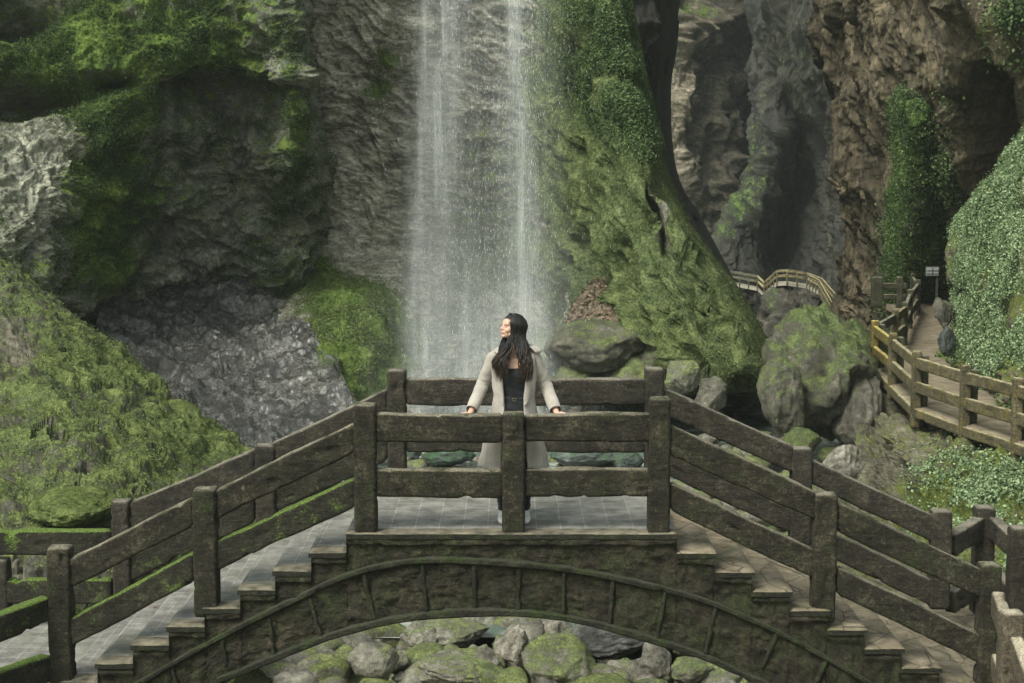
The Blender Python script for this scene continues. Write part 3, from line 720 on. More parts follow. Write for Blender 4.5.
rowsG = [
 Z([600, 650, 680, 720, 760, 820, 900], -400, [134, 134, 133, 138, 140, 142, 148]),
 Z([600, 650, 680, 720, 760, 820, 900], -60, [134, 134, 130, 134, 140, 142, 148]),
 Z([600, 650, 680, 720, 760, 820, 900], 60, [134, 134, 128, 134, 142, 142, 148]),
 Z([600, 650, 680, 720, 760, 820, 900], 150, [134, 132, 126, 132, 142, 142, 148]),
 Z([600, 650, 690, 730, 760, 820, 900], 230, [134, 132, 128, 134, 142, 142, 148]),
 Z([600, 650, 690, 730, 760, 820, 900], 320, [134, 134, 134, 138, 142, 142, 148]),
 Z([600, 650, 690, 730, 760, 820, 900], 480, [130, 130, 130, 130, 130, 140, 148]),
]
oG, PG, NG, aG = patch('far_gorge_wall', rowsG, 300, 420, lambda P, x, y: dispG(P, x, y, 2.6, .11, 70), {'moss': (-.15, [(690, 10, 25, 20, .7), (725, 210, 14, 30, .6), (700, 70, 12, 40, .1)]), 'wet': (0., []), 'tone': (.55, [(680, 110, 22, 60, .3), (690, 40, 20, 40, .15), (735, 110, 18, 90, -.4), (740, 300, 40, 60, -.4)])}, R_G, 'pale far wall seen up the gorge')  # tone blobs paint the wall's lit left and shaded right into its colour
rowsH = [
 Z([775, 756, 774, 800, 840, 900], -300, [140, 122, 112, 106, 100, 80]),
 Z([775, 757, 774, 800, 840, 900], -30, [140, 122, 112, 106, 100, 80]),
 Z([780, 762, 776, 800, 840, 900], 60, [140, 120, 113, 108, 100, 80]),
 Z([785, 764, 776, 800, 845, 900], 130, [140, 119, 114, 118, 106, 82]),
 Z([776, 750, 766, 795, 850, 900], 190, [140, 118, 114, 122, 108, 82]),
 Z([760, 722, 745, 785, 850, 900], 240, [140, 117, 114, 120, 108, 84]),
 Z([750, 712, 738, 785, 850, 900], 290, [136, 115, 112, 116, 108, 84]),
 Z([750, 712, 738, 785, 850, 900], 340, [134, 113, 111, 114, 106, 84]),
 Z([750, 712, 738, 785, 850, 900], 470, [120, 112, 110, 110, 100, 84]),
]
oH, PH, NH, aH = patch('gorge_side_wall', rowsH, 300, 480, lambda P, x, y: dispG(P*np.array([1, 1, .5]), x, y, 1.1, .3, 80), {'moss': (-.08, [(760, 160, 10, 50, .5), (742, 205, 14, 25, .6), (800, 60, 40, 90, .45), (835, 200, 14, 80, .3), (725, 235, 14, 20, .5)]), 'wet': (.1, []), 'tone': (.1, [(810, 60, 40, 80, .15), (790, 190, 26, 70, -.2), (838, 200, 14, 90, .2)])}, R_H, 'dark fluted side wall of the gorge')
def dispI(P, px, py):
    w = P+np.stack([fbm(P, .3, 3, .5, 91), fbm(P, .3, 3, .5, 92), fbm(P, .3, 3, .5, 93)], -1)*1.
    q = w@np.array([[1, 0, -.25], [0, 1, 0], [.25, 0, 1]])*np.array([1.2, 1, .38])
    d = fbm(q, .45, 5, .6, 94, 1)*.62+fbm(w, .25, 2, .5, 95)*.9+fbm(w*np.array([1, 1, .6]), 3., 5, .7, 96)*.13
    f1, f2, _ = worley(w*np.array([1, 1, .6]), .6, 97); d += np.clip(f2-f1, 0, .5)*.45
    d -= 3.5*np.exp(-(((px-1002)/18)**2+((py-130)/55)**2))
    d -= 2.*np.exp(-(((px-925)/22)**2+((py-285)/25)**2))
    return d
rowsI = [
 Z([905, 815, 840, 890, 950, 1024, 1150, 1300], -600, [74, 54, 48, 43, 39, 35, 31, 24]),
 Z([905, 822, 845, 890, 950, 1024, 1150, 1300], -100, [74, 54, 48, 43, 39, 35, 31, 24]),
 Z([905, 832, 855, 895, 950, 1024, 1150, 1300], 20, [74, 54, 48.5, 44, 40, 36, 31, 24]),
 Z([905, 845, 865, 900, 950, 1024, 1150, 1300], 90, [74, 55, 50, 45.5, 41.5, 38, 32, 24]),
 Z([905, 858, 872, 905, 955, 1024, 1150, 1300], 150, [74, 55, 51, 46.5, 43, 39.5, 32, 24]),
 Z([905, 866, 878, 905, 955, 1024, 1150, 1300], 220, [74, 56, 52, 47.5, 45, 41, 32, 24]),
 Z([905, 860, 872, 905, 955, 1024, 1150, 1300], 290, [74, 58, 53, 49, 48, 42, 32, 24]),
 Z([905, 850, 865, 900, 955, 1024, 1150, 1300], 330, [74, 58, 53, 49, 48, 42, 32, 24]),
 Z([905, 850, 865, 900, 955, 1024, 1150, 1300], 400, [70, 55, 50, 47, 46, 42, 32, 24]),
]
oI, PI_, NI, aI = patch('brown_cliff', rowsI, 620, 620, dispI, {
 'moss': (-.03, [(915, 200, 18, 100, .6), (940, 240, 12, 80, .6), (880, 260, 20, 60, .12), (1015, 20, 15, 30, .8), (1000, 250, 40, 60, .3), (800, 100, 30, 60, .2), (945, 55, 12, 20, .4)]),
 'wet': (0., []), 'tone': (.5, [(880, 60, 50, 80, .08), (868, 230, 6, 90, .35), (1000, 130, 25, 60, -.3), (985, 30, 20, 30, .1), (850, 150, 12, 80, -.1)])}, R_I, 'tall brown fluted cliff on the right')
# green hanging mass on the brown cliff
rowsJ = [
 [(908, 92, 44), (912, 90, 44), (918, 88, 44), (924, 92, 44.3)],
 [(897, 110, 45.5), (908, 108, 43.2), (922, 108, 43), (934, 118, 45.5)],
 [(896, 150, 46.5), (908, 150, 43.6), (926, 150, 43.2), (938, 155, 46)],
 [(895, 200, 47.5), (906, 200, 44.8), (925, 200, 44.2), (944, 205, 47)],
 [(890, 245, 48.5), (905, 245, 45.8), (925, 245, 45.4), (950, 250, 47.5)],
 [(890, 285, 49.5), (905, 285, 46.8), (925, 282, 47.2), (950, 282, 48)],
 [(890, 310, 51), (905, 306, 49), (925, 300, 49.5), (950, 300, 50)],
]
oJ, PJ, NJ, aJ = patch('hanging_moss', rowsJ, 130, 330, lambda P, x, y: fbm(P*np.array([1, 1, .3]), 1.3, 4, .6, 101, 1)*.35, {'moss': (.9, [(918, 220, 5, 50, -.5)]), 'tone': (.3, [])}, rockmat('hanging_moss_mat', K_DARK, ((.02, .042, .015), (.075, .125, .035), (.17, .24, .07)), 1., (1, 1, .4), .2, .6, .4), 'curtain of green moss hanging down the brown cliff')
# rocks under the far walkway
rowsN = [
 Z([730, 762, 776, 800, 825, 850, 880], 293, [104, 104, 99, 99, 99, 92, 86], [6, 6, 0, 3, 8, 40, 45]),
 Z([730, 762, 775, 800, 825, 850, 880], 306, [103, 103, 94, 94, 94, 88, 80], [6, 6, 0, 0, 4, 30, 35]),
 Z([730, 762, 775, 800, 825, 850, 880], 330, [98, 98, 92, 91.5, 91, 84, 76]),
 Z([730, 762, 775, 800, 825, 850, 880], 355, [92, 90, 88, 88, 86, 80, 72]),
 Z([730, 762, 775, 800, 825, 850, 880], 400, [70, 66, 64, 62, 60, 58, 56]),
]
patch('far_ledge', rowsN, 200, 170, lambda P, x, y: dispG(P, x, y, .8, .3, 110), {'moss': (-.1, [(778, 300, 4, 30, .6)]), 'tone': (.15, [(740, 320, 25, 30, .1)])}, R_G, 'rock ledge carrying the far walkway')
# ---- right bank below and beside the boardwalk
ZP = -1.39
def dispL(P, px, py):
    w = P+np.stack([fbm(P, .8, 3, .5, 121), fbm(P, .8, 3, .5, 122), fbm(P, .8, 3, .5, 123)], -1)*.4
    q = w@np.array([[1, 0, -.35], [0, 1, 0], [.35, 0, 1]])*np.array([.6, .6, 3.])
    return fbm(q, 1.1, 5, .6, 124, 1)*.42+fbm(w, .8, 3, .5, 125)*.25+fbm(P, 7, 3, .6, 126)*.06
rowsL = [
 [(862, 385, 34), (880, 372, 34), (915, 400, 30.5), (960, 425, 27.8), (1030, 455, 25), (1150, 500, 22.5), (1300, 560, 20)],
 [(866, 410, 32), (885, 400, 32), (918, 425, 29), (962, 446, 26.8), (1030, 476, 24.2), (1150, 520, 21.5), (1300, 580, 19)],
 [(862, 440, 30), (880, 435, 30), (915, 445, 27.4), (960, 465, 25.6), (1030, 492, 23.2), (1150, 540, 20.5), (1300, 600, 18)],
 [(860, 475, 28.4), (885, 470, 27.8), (918, 480, 26.2), (960, 495, 24.2), (1030, 515, 22.2), (1150, 560, 19.5), (1300, 620, 17)],
 [(855, 500, 27.5), (880, 505, 26.6), (915, 515, 25), (960, 525, 22.8), (1030, 545, 20.6), (1150, 590, 18), (1300, 650, 16)],
 [(840, 540, 24.8), (870, 550, 23.8), (910, 560, 22.2), (960, 575, 20), (1030, 590, 18.2), (1150, 640, 16.5), (1300, 700, 15)],
 [(820, 600, 21.8), (860, 620, 20), (910, 640, 18.2), (960, 660, 16.6), (1030, 680, 15.7), (1150, 720, 15), (1300, 800, 14)],
]
oL, PL, NL, aL = patch('right_bank', rowsL, 480, 460, dispL, {
 'moss': (.25, [(985, 500, 50, 40, .5), (940, 520, 40, 25, .4), (930, 420, 60, 10, -.1), (900, 480, 30, 15, -.5), (1000, 620, 60, 60, .3)]),
 'wet': (.1, []), 'tone': (.5, [(905, 445, 30, 25, .1)])}, R_L, 'layered mossy rock bank below the boardwalk')
# ---- ivy slope right of the path
rowsM = [
 [(1040, 120, 38), (1060, 100, 37), (1100, 60, 36), (1180, -40, 35), (1320, -200, 34)],
 [(984, 196, 37), (1004, 172, 34), (1030, 150, 32), (1100, 110, 30), (1320, -20, 26)],
 [(955, 240, 38), (970, 228, 34), (1010, 215, 31), (1090, 190, 28), (1320, 150, 24)],
 [(952, 285, 38), (966, 282, 34), (1005, 280, 30.2), (1080, 275, 27), (1320, 270, 22)],
 [(956, 328, 37), (968, 330, 33.6), (1000, 335, 29.8), (1075, 340, 26), (1320, 400, 20)],
 [(944, 352, 35.4), (962, 356, 32.8), (998, 372, 29), (1070, 400, 25), (1320, 480, 19)],
 [(948, 365, 34), (972, 385, 30.6), (1012, 410, 28), (1070, 440, 24.6), (1320, 520, 18.5)],
 [(948, 372, 33.5), (972, 400, 30.), (1012, 425, 27.4), (1070, 460, 24.2), (1320, 540, 18.3)],
]
def dispM(P, px, py):
    w = P+np.stack([fbm(P, .6, 3, .5, 131), fbm(P, .6, 3, .5, 132), fbm(P, .6, 3, .5, 133)], -1)*.5
    g1, g2, _ = worley(w, 1.3, 134); low = sstep(330, 370, py)
    q = w*np.array([.6, .6, 3.])
    return fbm(w, .5, 3, .5, 135)*.35+(.5-g1)*.3+low*fbm(q, 1.2, 4, .6, 136, 1)*.18-.8*np.exp(-(((px-966)/10)**2+((py-291)/6)**2))
oM, PM, NM, aM = patch('ivy_slope', rowsM, 420, 420, dispM, {
 'moss': (.5, [(990, 385, 50, 20, -.35), (1000, 360, 40, 20, .2)]), 'wet': (0, []), 'tone': (.5, [(990, 380, 50, 30, .15)])}, R_L, 'rock slope right of the path')
# ---- stream bed and beyond: one sheet
gx = np.linspace(-60, 60, 420); gy = np.concatenate([np.linspace(-40, 13, 40), np.linspace(13.2, 46, 420), np.linspace(46.5, 150, 120)])
X, Yg = np.meshgrid(gx, gy)
Pg = np.stack([X, Yg, np.full(X.shape, -3.45)], -1)
f1, f2, fi = worley(Pg*np.array([1, 1, 0]), 1.4, 3); h1, h2, _ = worley(Pg*np.array([1, 1, 0]), 3.5, 4)
Pg[..., 2] += fbm(Pg, .4, 4, .55, 7)*.4+(.45-f1)*.35+(.4-h1)*.12
Pg[..., 2] += np.clip((12-Yg)/6, 0, 1)*(1.6+.3*fbm(Pg, .3, 3))-12*sstep(47, 80, Yg)
Pg[..., 2] += .5*sstep(2.2, 3.6, X)*sstep(15, 17, Yg)*sstep(31, 29, Yg)
xg, yg = proj(Pg)
g = meshobj('ground', Pg, gridfaces(*X.shape), R_X, attrs={'moss': np.full(X.shape, .3), 'wet': np.full(X.shape, .2), 'tone': np.full(X.shape, .38)})
g['kind'] = 'structure'
# stream
def watermat():
    t = NT('stream_water'); p = t.pos()
    n = t.noise(p, 3, 6, .7, .5); n2 = t.noise(p, 1.1, 5, .65, .5)
    foam = t.rng(n2, .45, .62)
    b = t.n('ShaderNodeBsdfPrincipled'); b.inputs['Base Color'].default_value = (.09, .12, .1, 1); b.inputs['Roughness'].default_value = .12
    t.l(t.bump(n, .6, .08), b.inputs['Normal'])
    d = t.n('ShaderNodeBsdfDiffuse'); d.inputs[0].default_value = (.5, .52, .49, 1)
    m = t.n('ShaderNodeMixShader'); t.l(t.math('MULTIPLY', foam, .6), m.inputs[0]); t.l(b.outputs[0], m.inputs[1]); t.l(d.outputs[0], m.inputs[2]); t.l(m.outputs[0], t.out.inputs[0])
    return t.m
xs = np.linspace(-9, 9, 180); ys = np.linspace(20, 47, 300); X, Yg = np.meshgrid(xs, ys)
P = np.stack([X, Yg, -3.14+0*X], -1); P[..., 2] += fbm(P, 1.5, 3)*.03
o = meshobj('water', P, gridfaces(300, 180), watermat()); o['kind'] = 'structure'
# ================================================================= loose stones
def stonedata(seed, sub=5, facets=9, rough=.05, sc=(1, 1, 1)):
    bm = bmesh.new(); bmesh.ops.create_icosphere(bm, subdivisions=sub, radius=1)
    V = np.array([v.co[:] for v in bm.verts]); Fc = np.array([[v.index for v in f.verts] for f in bm.faces]); bm.free()
    rs = np.random.RandomState(seed)
    for k in range(facets):
        n = rs.normal(size=3); n /= np.linalg.norm(n); c = rs.uniform(.55, .85)
        d = V@n; over = d > c
        V = V-np.where(over, (d-c)*.88, 0)[:, None]*n
    N = V/np.linalg.norm(V, axis=1)[:, None]
    V = V+N*(fbm(V+seed*3.1, .9, 3, .5)*.25+fbm(V+seed, 2.2, 5, .62, 2, 1)*(rough+.04)+fbm(V*np.array([1, 1, 2.5])+seed, 9., 3, .6, 4)*.03)[:, None]
    return V*np.array(sc), Fc
NST = [0]
def stone(cx, cy, w, h, z0=None, label=None, mat=None, moss=.25, tone=.5, wet=.1, Y=None, depth=None, name='boulder', group=None, sub=5, facets=9, rough=.05, parent=None, seed=None, rise=.35):
    """stone seen at photo place (cx,cy), w x h pixels; it sits into the ground at level z0 (or is put at depth Y)"""
    NST[0] += 1; seed = seed or NST[0]
    if Y is None:
        b = on(cx, cy+h*.42, z0 if z0 is not None else -3.2); Y = b[1]
    c = at(cx, cy, Y); s = F/Y
    W, Hh = w/s, h/s; D = depth or W*.8
    V, Fc = stonedata(seed, sub, facets, rough)
    V = V*np.array([W/2*1.08, D/2, Hh/2*1.12])
    a = random.uniform(-.3, .3)
    V = V@np.array([[math.cos(a*.3), 0, math.sin(a*.3)], [0, 1, 0], [-math.sin(a*.3), 0, math.cos(a*.3)]])
    c = c+np.array([0, D*.3, 0])
    o = meshobj(name, V, Fc, mat or R_F, attrs={'moss': np.full(len(V), moss), 'tone': np.full(len(V), tone), 'wet': np.full(len(V), wet)})
    o.location = c.tolist()
    tag(o, label, 'rock' if label else None, group)
    return o
# under the arch
stone(451, 636, 84, 30, label='broad mossy slab, left of centre under the arch crown', moss=.35, tone=.45, facets=14)
stone(511, 650, 36, 50, label='tall pale bare stone standing on end under the arch crown', mat=R_X, moss=-.1, tone=.65, facets=12)
stone(553, 636, 26, 32, label='small pale pinkish stone just right of the arch crown', mat=R_X, moss=-.2, tone=.75, facets=12)
stone(563, 668, 78, 50, label='large green mossy boulder at the bottom centre under the arch', moss=.5, tone=.5)
stone(618, 646, 92, 40, label='dark wet grey boulder with a pale ledge, right of centre under the arch', mat=R_C, moss=-.1, tone=.45, wet=.4, facets=12)
stone(654, 664, 34, 40, label='upright rounded grey stone at right under the arch', mat=R_X, moss=.1, tone=.4)
stone(455, 677, 92, 26, label='long low mossy slab along the bottom edge under the arch', moss=.3, tone=.5, facets=14)
stone(374, 668, 50, 38, label='smooth brownish-green boulder at left under the arch', moss=.2, tone=.4)
stone(346, 660, 24, 26, label='small bright mossy stone at far left under the arch', moss=.5)
stone(398, 662, 22, 20, label='little dark mossy stone right of the smooth brownish-green boulder', moss=.3, tone=.3)
stone(318, 672, 50, 28, label='flat mossy stone at the left end of the arch opening', moss=.35, tone=.4)
stone(281, 676, 42, 22, label='low mossy stone wedged in the left corner of the arch opening', moss=.3, tone=.4)
stone(694, 674, 52, 26, label='yellow-green mossy stone in the right corner of the arch opening', moss=.5, tone=.5)
stone(420, 642, 40, 26, label='mossy block behind the broad slab under the arch', moss=.3, tone=.45, facets=12)
stone(487, 664, 26, 32, label='narrow stone beside the pale bare one under the arch', moss=.15, tone=.5, mat=R_X)
stone(600, 678, 40, 18, label='flat pale stone at the bottom edge right of the large mossy boulder', mat=R_X, moss=.1, tone=.55)
# in the stream, seen between the rails
stone(450, 408, 44, 24, label='dark boulder behind the upper rail left of the woman', mat=R_S, moss=.2, tone=.35, z0=-3.1)
stone(447, 457, 50, 24, label='teal-green wet boulder between the rails left of the woman', mat=R_S, moss=.5, wet=.4, z0=-3.1)
stone(586, 459, 64, 24, label='long blue-green boulder between the rails right of the woman', mat=R_S, moss=.35, wet=.4, z0=-3.1)
stone(627, 460, 34, 22, label='dark green boulder beside the long blue-green one', mat=R_S, moss=.4, tone=.3, z0=-3.1)
stone(497, 452, 36, 16, label='low wet stone behind the woman between the rails', mat=R_S, moss=.2, tone=.5, z0=-3.15)
stone(408, 455, 26, 18, label='small wet stone just right of the back left post', mat=R_S, moss=.3, tone=.4, z0=-3.15)
stone(566, 410, 40, 18, label='wet stone at the foot of the fall right of the woman', mat=R_S, moss=.3, tone=.4, z0=-3.1)
# foot of the spire
stone(608, 352, 130, 52, Y=34.5, depth=3, label='broad brown-green rock shoulder at the foot of the fall', moss=.25, tone=.35, mat=R_K)
stone(580, 386, 60, 40, Y=34.6, depth=2, label='bright mossy boulder at the fall foot just above the back rail', moss=.55, tone=.4)
stone(634, 384, 84, 44, Y=34.2, depth=2.4, label='large dome of dark moss right of the fall foot', moss=.55, tone=.35)
stone(548, 396, 40, 32, Y=34.8, depth=1.5, label='small mossy dome nearest the fall', moss=.5, tone=.4)
stone(664, 360, 70, 40, Y=34.4, depth=2.4, label='mossy shoulder rock under the spire ridge', moss=.35, tone=.35, mat=R_K)
stone(683, 376, 34, 36, Y=31.8, label='green-capped rock behind the back right post', moss=.45, tone=.35)
stone(712, 398, 34, 36, Y=31.2, label='grey jagged rock right of the back right post', mat=R_K, moss=.1, tone=.45, facets=14)
stone(540, 366, 60, 50, Y=36.8, depth=2, label='green boulder half veiled by the fall', moss=.5, tone=.35)
lm = stone(606, 326, 76, 78, Y=35.2, depth=2.6, facets=4, seed=42, name='leaf_mound', mat=plain('leaf_litter', (.16, .12, .08), .9, 14, .6, .9, .05), label='brown conical mound of fallen leaves beside the waterfall')
lm['category'] = 'leaf mound'
for v in lm.data.vertices:                                        # a heap: broad foot, rounded peak
    k = .5+.55*max(0., min(1., (.85-v.co.z)/1.1)); v.co.x *= k; v.co.y *= k
# big boulder in the stream
stone(827, 385, 98, 140, Y=31, depth=3.2, label='huge moss-topped boulder in the stream left of the boardwalk', mat=R_K, moss=.42, tone=.35, facets=16, rough=.14, seed=77)
stone(864, 368, 64, 76, Y=33, depth=2.4, label='moss-covered hump of rock joining the huge boulder to the path', mat=R_K, moss=.6, tone=.4)
stone(785, 402, 46, 72, Y=30.0, depth=1.6, label='lower rounded lobe at the left foot of the huge boulder', mat=R_K, moss=.35, tone=.45)
stone(803, 448, 36, 34, Y=28.4, label='yellow-green mossy stone below the huge boulder', mat=R_K, moss=.5)
stone(843, 464, 44, 36, Y=26.4, label='pale grey granite-like boulder at the bank foot', mat=R_X, moss=-.3, tone=.6)
stone(868, 425, 50, 90, Y=30.4, depth=2, label='shaded brown rock between the huge boulder and the right bank', mat=R_K, moss=.1, tone=.35)
stone(784, 368, 14, 8, Y=36, label='small white stone in the stream beyond the huge boulder', mat=R_X, moss=-.5, tone=.95, sub=3)
# beside the path
stone(946, 314, 22, 34, Y=34.5, label='rounded grey boulder at the right edge of the path, the upper of two', mat=R_K, moss=.15, tone=.35)
stone(947, 343, 20, 26, Y=32.5, label='small dark wet boulder at the right edge of the path, the lower of two', mat=R_S, moss=.1, tone=.3)
# left
stone(64, 513, 74, 30, Y=17.0, depth=1.2, label='smooth moss-carpeted hump behind the left back railing', moss=.95, tone=.3, mat=R_D, facets=3)
# scattered small stones of the stream bed (nothing tells them apart)
protos = []
for k in range(7):
    V, Fc = stonedata(300+k, 3, 12, .06)
    o = meshobj('stone', V, Fc, R_X if k % 2 else R_F, attrs={'moss': np.full(len(V), .05+.09*k), 'tone': np.full(len(V), .4+.04*(k % 4)), 'wet': np.full(len(V), .1)})
    protos.append(o)
def scatter_stones(n, regions, lab, grp):
    for k in range(n):
        x0, x1, y0, y1, s0, s1, z = random.choice(regions)
        cx, cy = random.uniform(x0, x1), random.uniform(y0, y1)
        p = on(cx, cy, z); pr = protos[k % 7]
        o = pr if not pr.get('used') else pr.copy()
        if not pr.get('used'): pr['used'] = 1
        else: COL.objects.link(o)
        s = random.uniform(s0, s1)
        o.location = (p[0], p[1], p[2]+s*.1); o.scale = (s, s*random.uniform(.7, 1), s*random.uniform(.45, .75))
        o.rotation_euler = (random.uniform(-.3, .3), random.uniform(-.3, .3), random.uniform(0, 6.3))
        tag(o, lab, 'stone', grp)
scatter_stones(110, [(260, 730, 624, 690, .14, .42, -3.2)], 'small loose stone on the stream bed under the bridge arch', 'small stones under the arch')
scatter_stones(90, [(680, 860, 400, 520, .14, .34, -2.9), (690, 800, 440, 560, .14, .34, -2.8)], 'mossy rubble stone of the stream bed right of the bridge', 'rubble stones in the right stream bed')
scatter_stones(46, [(400, 650, 425, 470, .1, .32, -3.2)], 'small stone lying in the pool behind the bridge', 'small stones in the pool')
for o in protos:
    if 'used' in o: del o['used']
for o in bpy.data.objects:
    if 'used' in o: del o['used']

# ================================================================= boardwalk and path
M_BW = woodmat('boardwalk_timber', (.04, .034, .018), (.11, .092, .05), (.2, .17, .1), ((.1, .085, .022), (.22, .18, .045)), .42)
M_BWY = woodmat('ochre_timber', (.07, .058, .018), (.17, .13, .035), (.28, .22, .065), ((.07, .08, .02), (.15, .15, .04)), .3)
M_BWD = woodmat('dark_timber', (.03, .03, .018), (.07, .065, .04), (.13, .12, .08), ((.03, .04, .015), (.07, .08, .03)), .4)  # darker brown timber for the inner posts and far railings
M_DIRT = plain('path_surface', (.19, .155, .105), .85, 4, .45, .6, .02)
bw = empty('boardwalk', on(960, 430, ZP))
tag(bw, 'raised walkway with an ochre-stained two-rail timber railing on the right bank', 'boardwalk')
fence = [on(874, 368, ZP), on(892, 384, ZP), on(915.5, 407, ZP), on(964, 425, ZP), on(1016, 441, ZP), on(1090, 470, ZP), on(1200, 520, ZP)]
farf = [on(874, 368, ZP), on(894, 354, ZP), on(904, 345, ZP), on(909, 329, ZP), on(917, 316, ZP), on(912, 308, ZP)]
right = [on(1330, 500, ZP), on(1090, 440, ZP), on(1024, 425, ZP), on(985, 400, ZP), on(962, 380, ZP), on(950, 352, ZP), on(948, 335, ZP), on(947, 318, ZP), on(944, 301, ZP)]
# path floor: sheet between the two edges
def edge_at(L, y):
    L = sorted(L, key=lambda p: p[1]); return np.interp(y, [p[1] for p in L], [p[0] for p in L])
ysp = np.linspace(19, 47, 160); 
le = edge_at(fence+farf[1:-1], ysp); re_ = np.maximum(edge_at(right, ysp)+.5, le+1.2)
u = np.linspace(0, 1, 50)
X = le[:, None]*(1-u)+re_[:, None]*u; Yp = np.broadcast_to(ysp[:, None], X.shape)
P = np.stack([X, Yp, ZP+0*X], -1); P[..., 2] += fbm(P, 1.2, 4)*.04
P = np.concatenate([P[:, :1]-np.array([0, 0, .18]), P], 1)
o = meshobj('path', P, gridfaces(160, 51), M_DIRT); o['kind'] = 'structure'
def bpost(p, w, h, mat, par, below=.25, seed=0., res=.05, name='railing_post'):
    V, Fq = beamdata([(p[0], p[1], p[2]-below), (p[0], p[1], p[2]+h)], w, w, up=(1, 0, 0), r=.015, amp=.007, seed=seed, res=res, n=3)
    return meshobj(name, V, Fq, mat, par)
def brail(a, b, z, h, t, mat, par, name='rail', seed=0., res=.06):
    a = np.array(a)+[0, 0, z]; b = np.array(b)+[0, 0, z]
    return beam(name, [a, (a+b)/2, b], h, t, mat, par, amp=.007, seed=seed, res=res, n=3)
for i, p in enumerate(fence[:-1]):
    bpost(p, .15, .99, M_BWY if i < 1 else M_BW, bw, .38 if i > 1 else .3, i)
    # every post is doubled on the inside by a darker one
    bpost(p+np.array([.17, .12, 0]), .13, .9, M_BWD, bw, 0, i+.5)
for i, (a, b) in enumerate(zip(fence[:-1], fence[1:])):
    m = M_BWY if i < 1 else M_BW
    brail(a, b, .78, .2, .09, m, bw, seed=i); brail(a, b, .36, .2, .09, m, bw, seed=i+.3)
    brail(a, b, -.1, .17, .14, M_BW, bw, 'edge_beam', seed=i+.6)
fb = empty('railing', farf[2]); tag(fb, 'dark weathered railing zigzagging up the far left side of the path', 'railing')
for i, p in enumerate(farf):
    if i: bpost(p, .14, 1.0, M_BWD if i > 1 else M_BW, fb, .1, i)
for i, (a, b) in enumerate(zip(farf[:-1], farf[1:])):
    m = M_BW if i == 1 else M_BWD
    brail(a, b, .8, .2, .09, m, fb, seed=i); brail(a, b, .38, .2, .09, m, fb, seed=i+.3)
# dark rail at the far end of the path
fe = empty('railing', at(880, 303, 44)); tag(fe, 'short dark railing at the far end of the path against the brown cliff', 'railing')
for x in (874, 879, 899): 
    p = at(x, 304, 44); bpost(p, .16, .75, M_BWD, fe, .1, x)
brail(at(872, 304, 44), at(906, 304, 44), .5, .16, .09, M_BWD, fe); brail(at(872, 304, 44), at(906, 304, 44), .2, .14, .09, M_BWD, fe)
# ---- far walkway
wk = empty('walkway', at(787, 284, 95)); tag(wk, 'narrow far-off walkway with timber railings climbing over the gorge ledge', 'walkway')
M_FW = woodmat('far_timber', (.06, .05, .025), (.14, .115, .055), (.24, .2, .1), ((.1, .1, .04), (.2, .2, .08)), .2)
M_FD = plain('far_deck', (.3, .27, .21), .9, 3, .3)
base = [(731, 283, 101), (757.5, 288, 99), (764, 294, 98), (777, 283, 95.5), (787, 282.5, 95), (807, 285.5, 95), (819, 292, 92), (831, 314, 84), (838, 322, 80)]
front = [at(*b) for b in base]
back = [at(b[0]+(3 if i > 5 else 0)+(6 if i > 6 else 0), b[1]-(1.5 if i < 6 else 1.5), b[2]+(2.2 if i < 6 else .8)) for i, b in enumerate(base)]
for i in range(len(base)-1):
    a, b, c, d = front[i], front[i+1], back[i+1], back[i]
    V = [a, b, c, d]+[v-np.array([0, 0, .18]) for v in (a, b, c, d)]
    meshobj('deck', V, [[0, 1, 2, 3], [7, 6, 5, 4], [0, 4, 5, 1], [1, 5, 6, 2], [2, 6, 7, 3], [3, 7, 4, 0]], M_FD, wk, smooth=False)
    n = max(1, int(round(np.linalg.norm(b-a)/.75)))
    mt = M_BWD if i < 1 else M_FW
    for L, (p, q) in enumerate(((a, b), (d, c))):
        for k in range(n):
            bpost(p+(q-p)*k/n, .09, .72, mt, wk, .2 if L == 0 else 0, i+k, res=.3)
        brail(p, q, .66, .1, .07, mt, wk, seed=i, res=.4); brail(p, q, .36, .09, .07, mt, wk, seed=i, res=.4)
# ---- sign
sg = empty('sign', at(933, 290, 41)); tag(sg, 'small white notice board on a dark post where the path ends', 'sign')
c = at(932.5, 271.5, 41)
def boxmesh(name, c, sx, sy, sz, mat, par, rz=0., bev=.01):
    bm = bmesh.new(); bmesh.ops.create_cube(bm, size=1); 
    bmesh.ops.scale(bm, vec=(sx, sy, sz), verts=bm.verts); bmesh.ops.bevel(bm, geom=bm.edges, offset=bev, segments=2, affect='EDGES')
    bmesh.ops.rotate(bm, matrix=Matrix.Rotation(rz, 3, 'Z'), verts=bm.verts)
    V = [np.array(v.co)+np.array(c) for v in bm.verts]; Fc = [[v.index for v in f.verts] for f in bm.faces]; bm.free()
    return meshobj(name, V, Fc, mat, par, smooth=False)
M_SIGN = plain('sign_white', (.24, .25, .235), .5, 10, .1, 0); M_INK = plain('sign_frame', (.03, .035, .03), .6, 10, .1, 0)
boxmesh('board', c, .32, .03, .22, M_SIGN, sg); boxmesh('frame', c+np.array([0, .03, 0]), .37, .03, .27, M_INK, sg)
for z in (-.06, .02): boxmesh('panel_bar', c+np.array([0, -.02, z]), .3, .012, .02, M_INK, sg, bev=.002)
boxmesh('panel_bar', c+np.array([.0, -.02, 0.]), .02, .012, .2, M_INK, sg, bev=.002)
boxmesh('post', c+np.array([.14, .06, -.55]), .06, .05, 1.3, M_INK, sg)
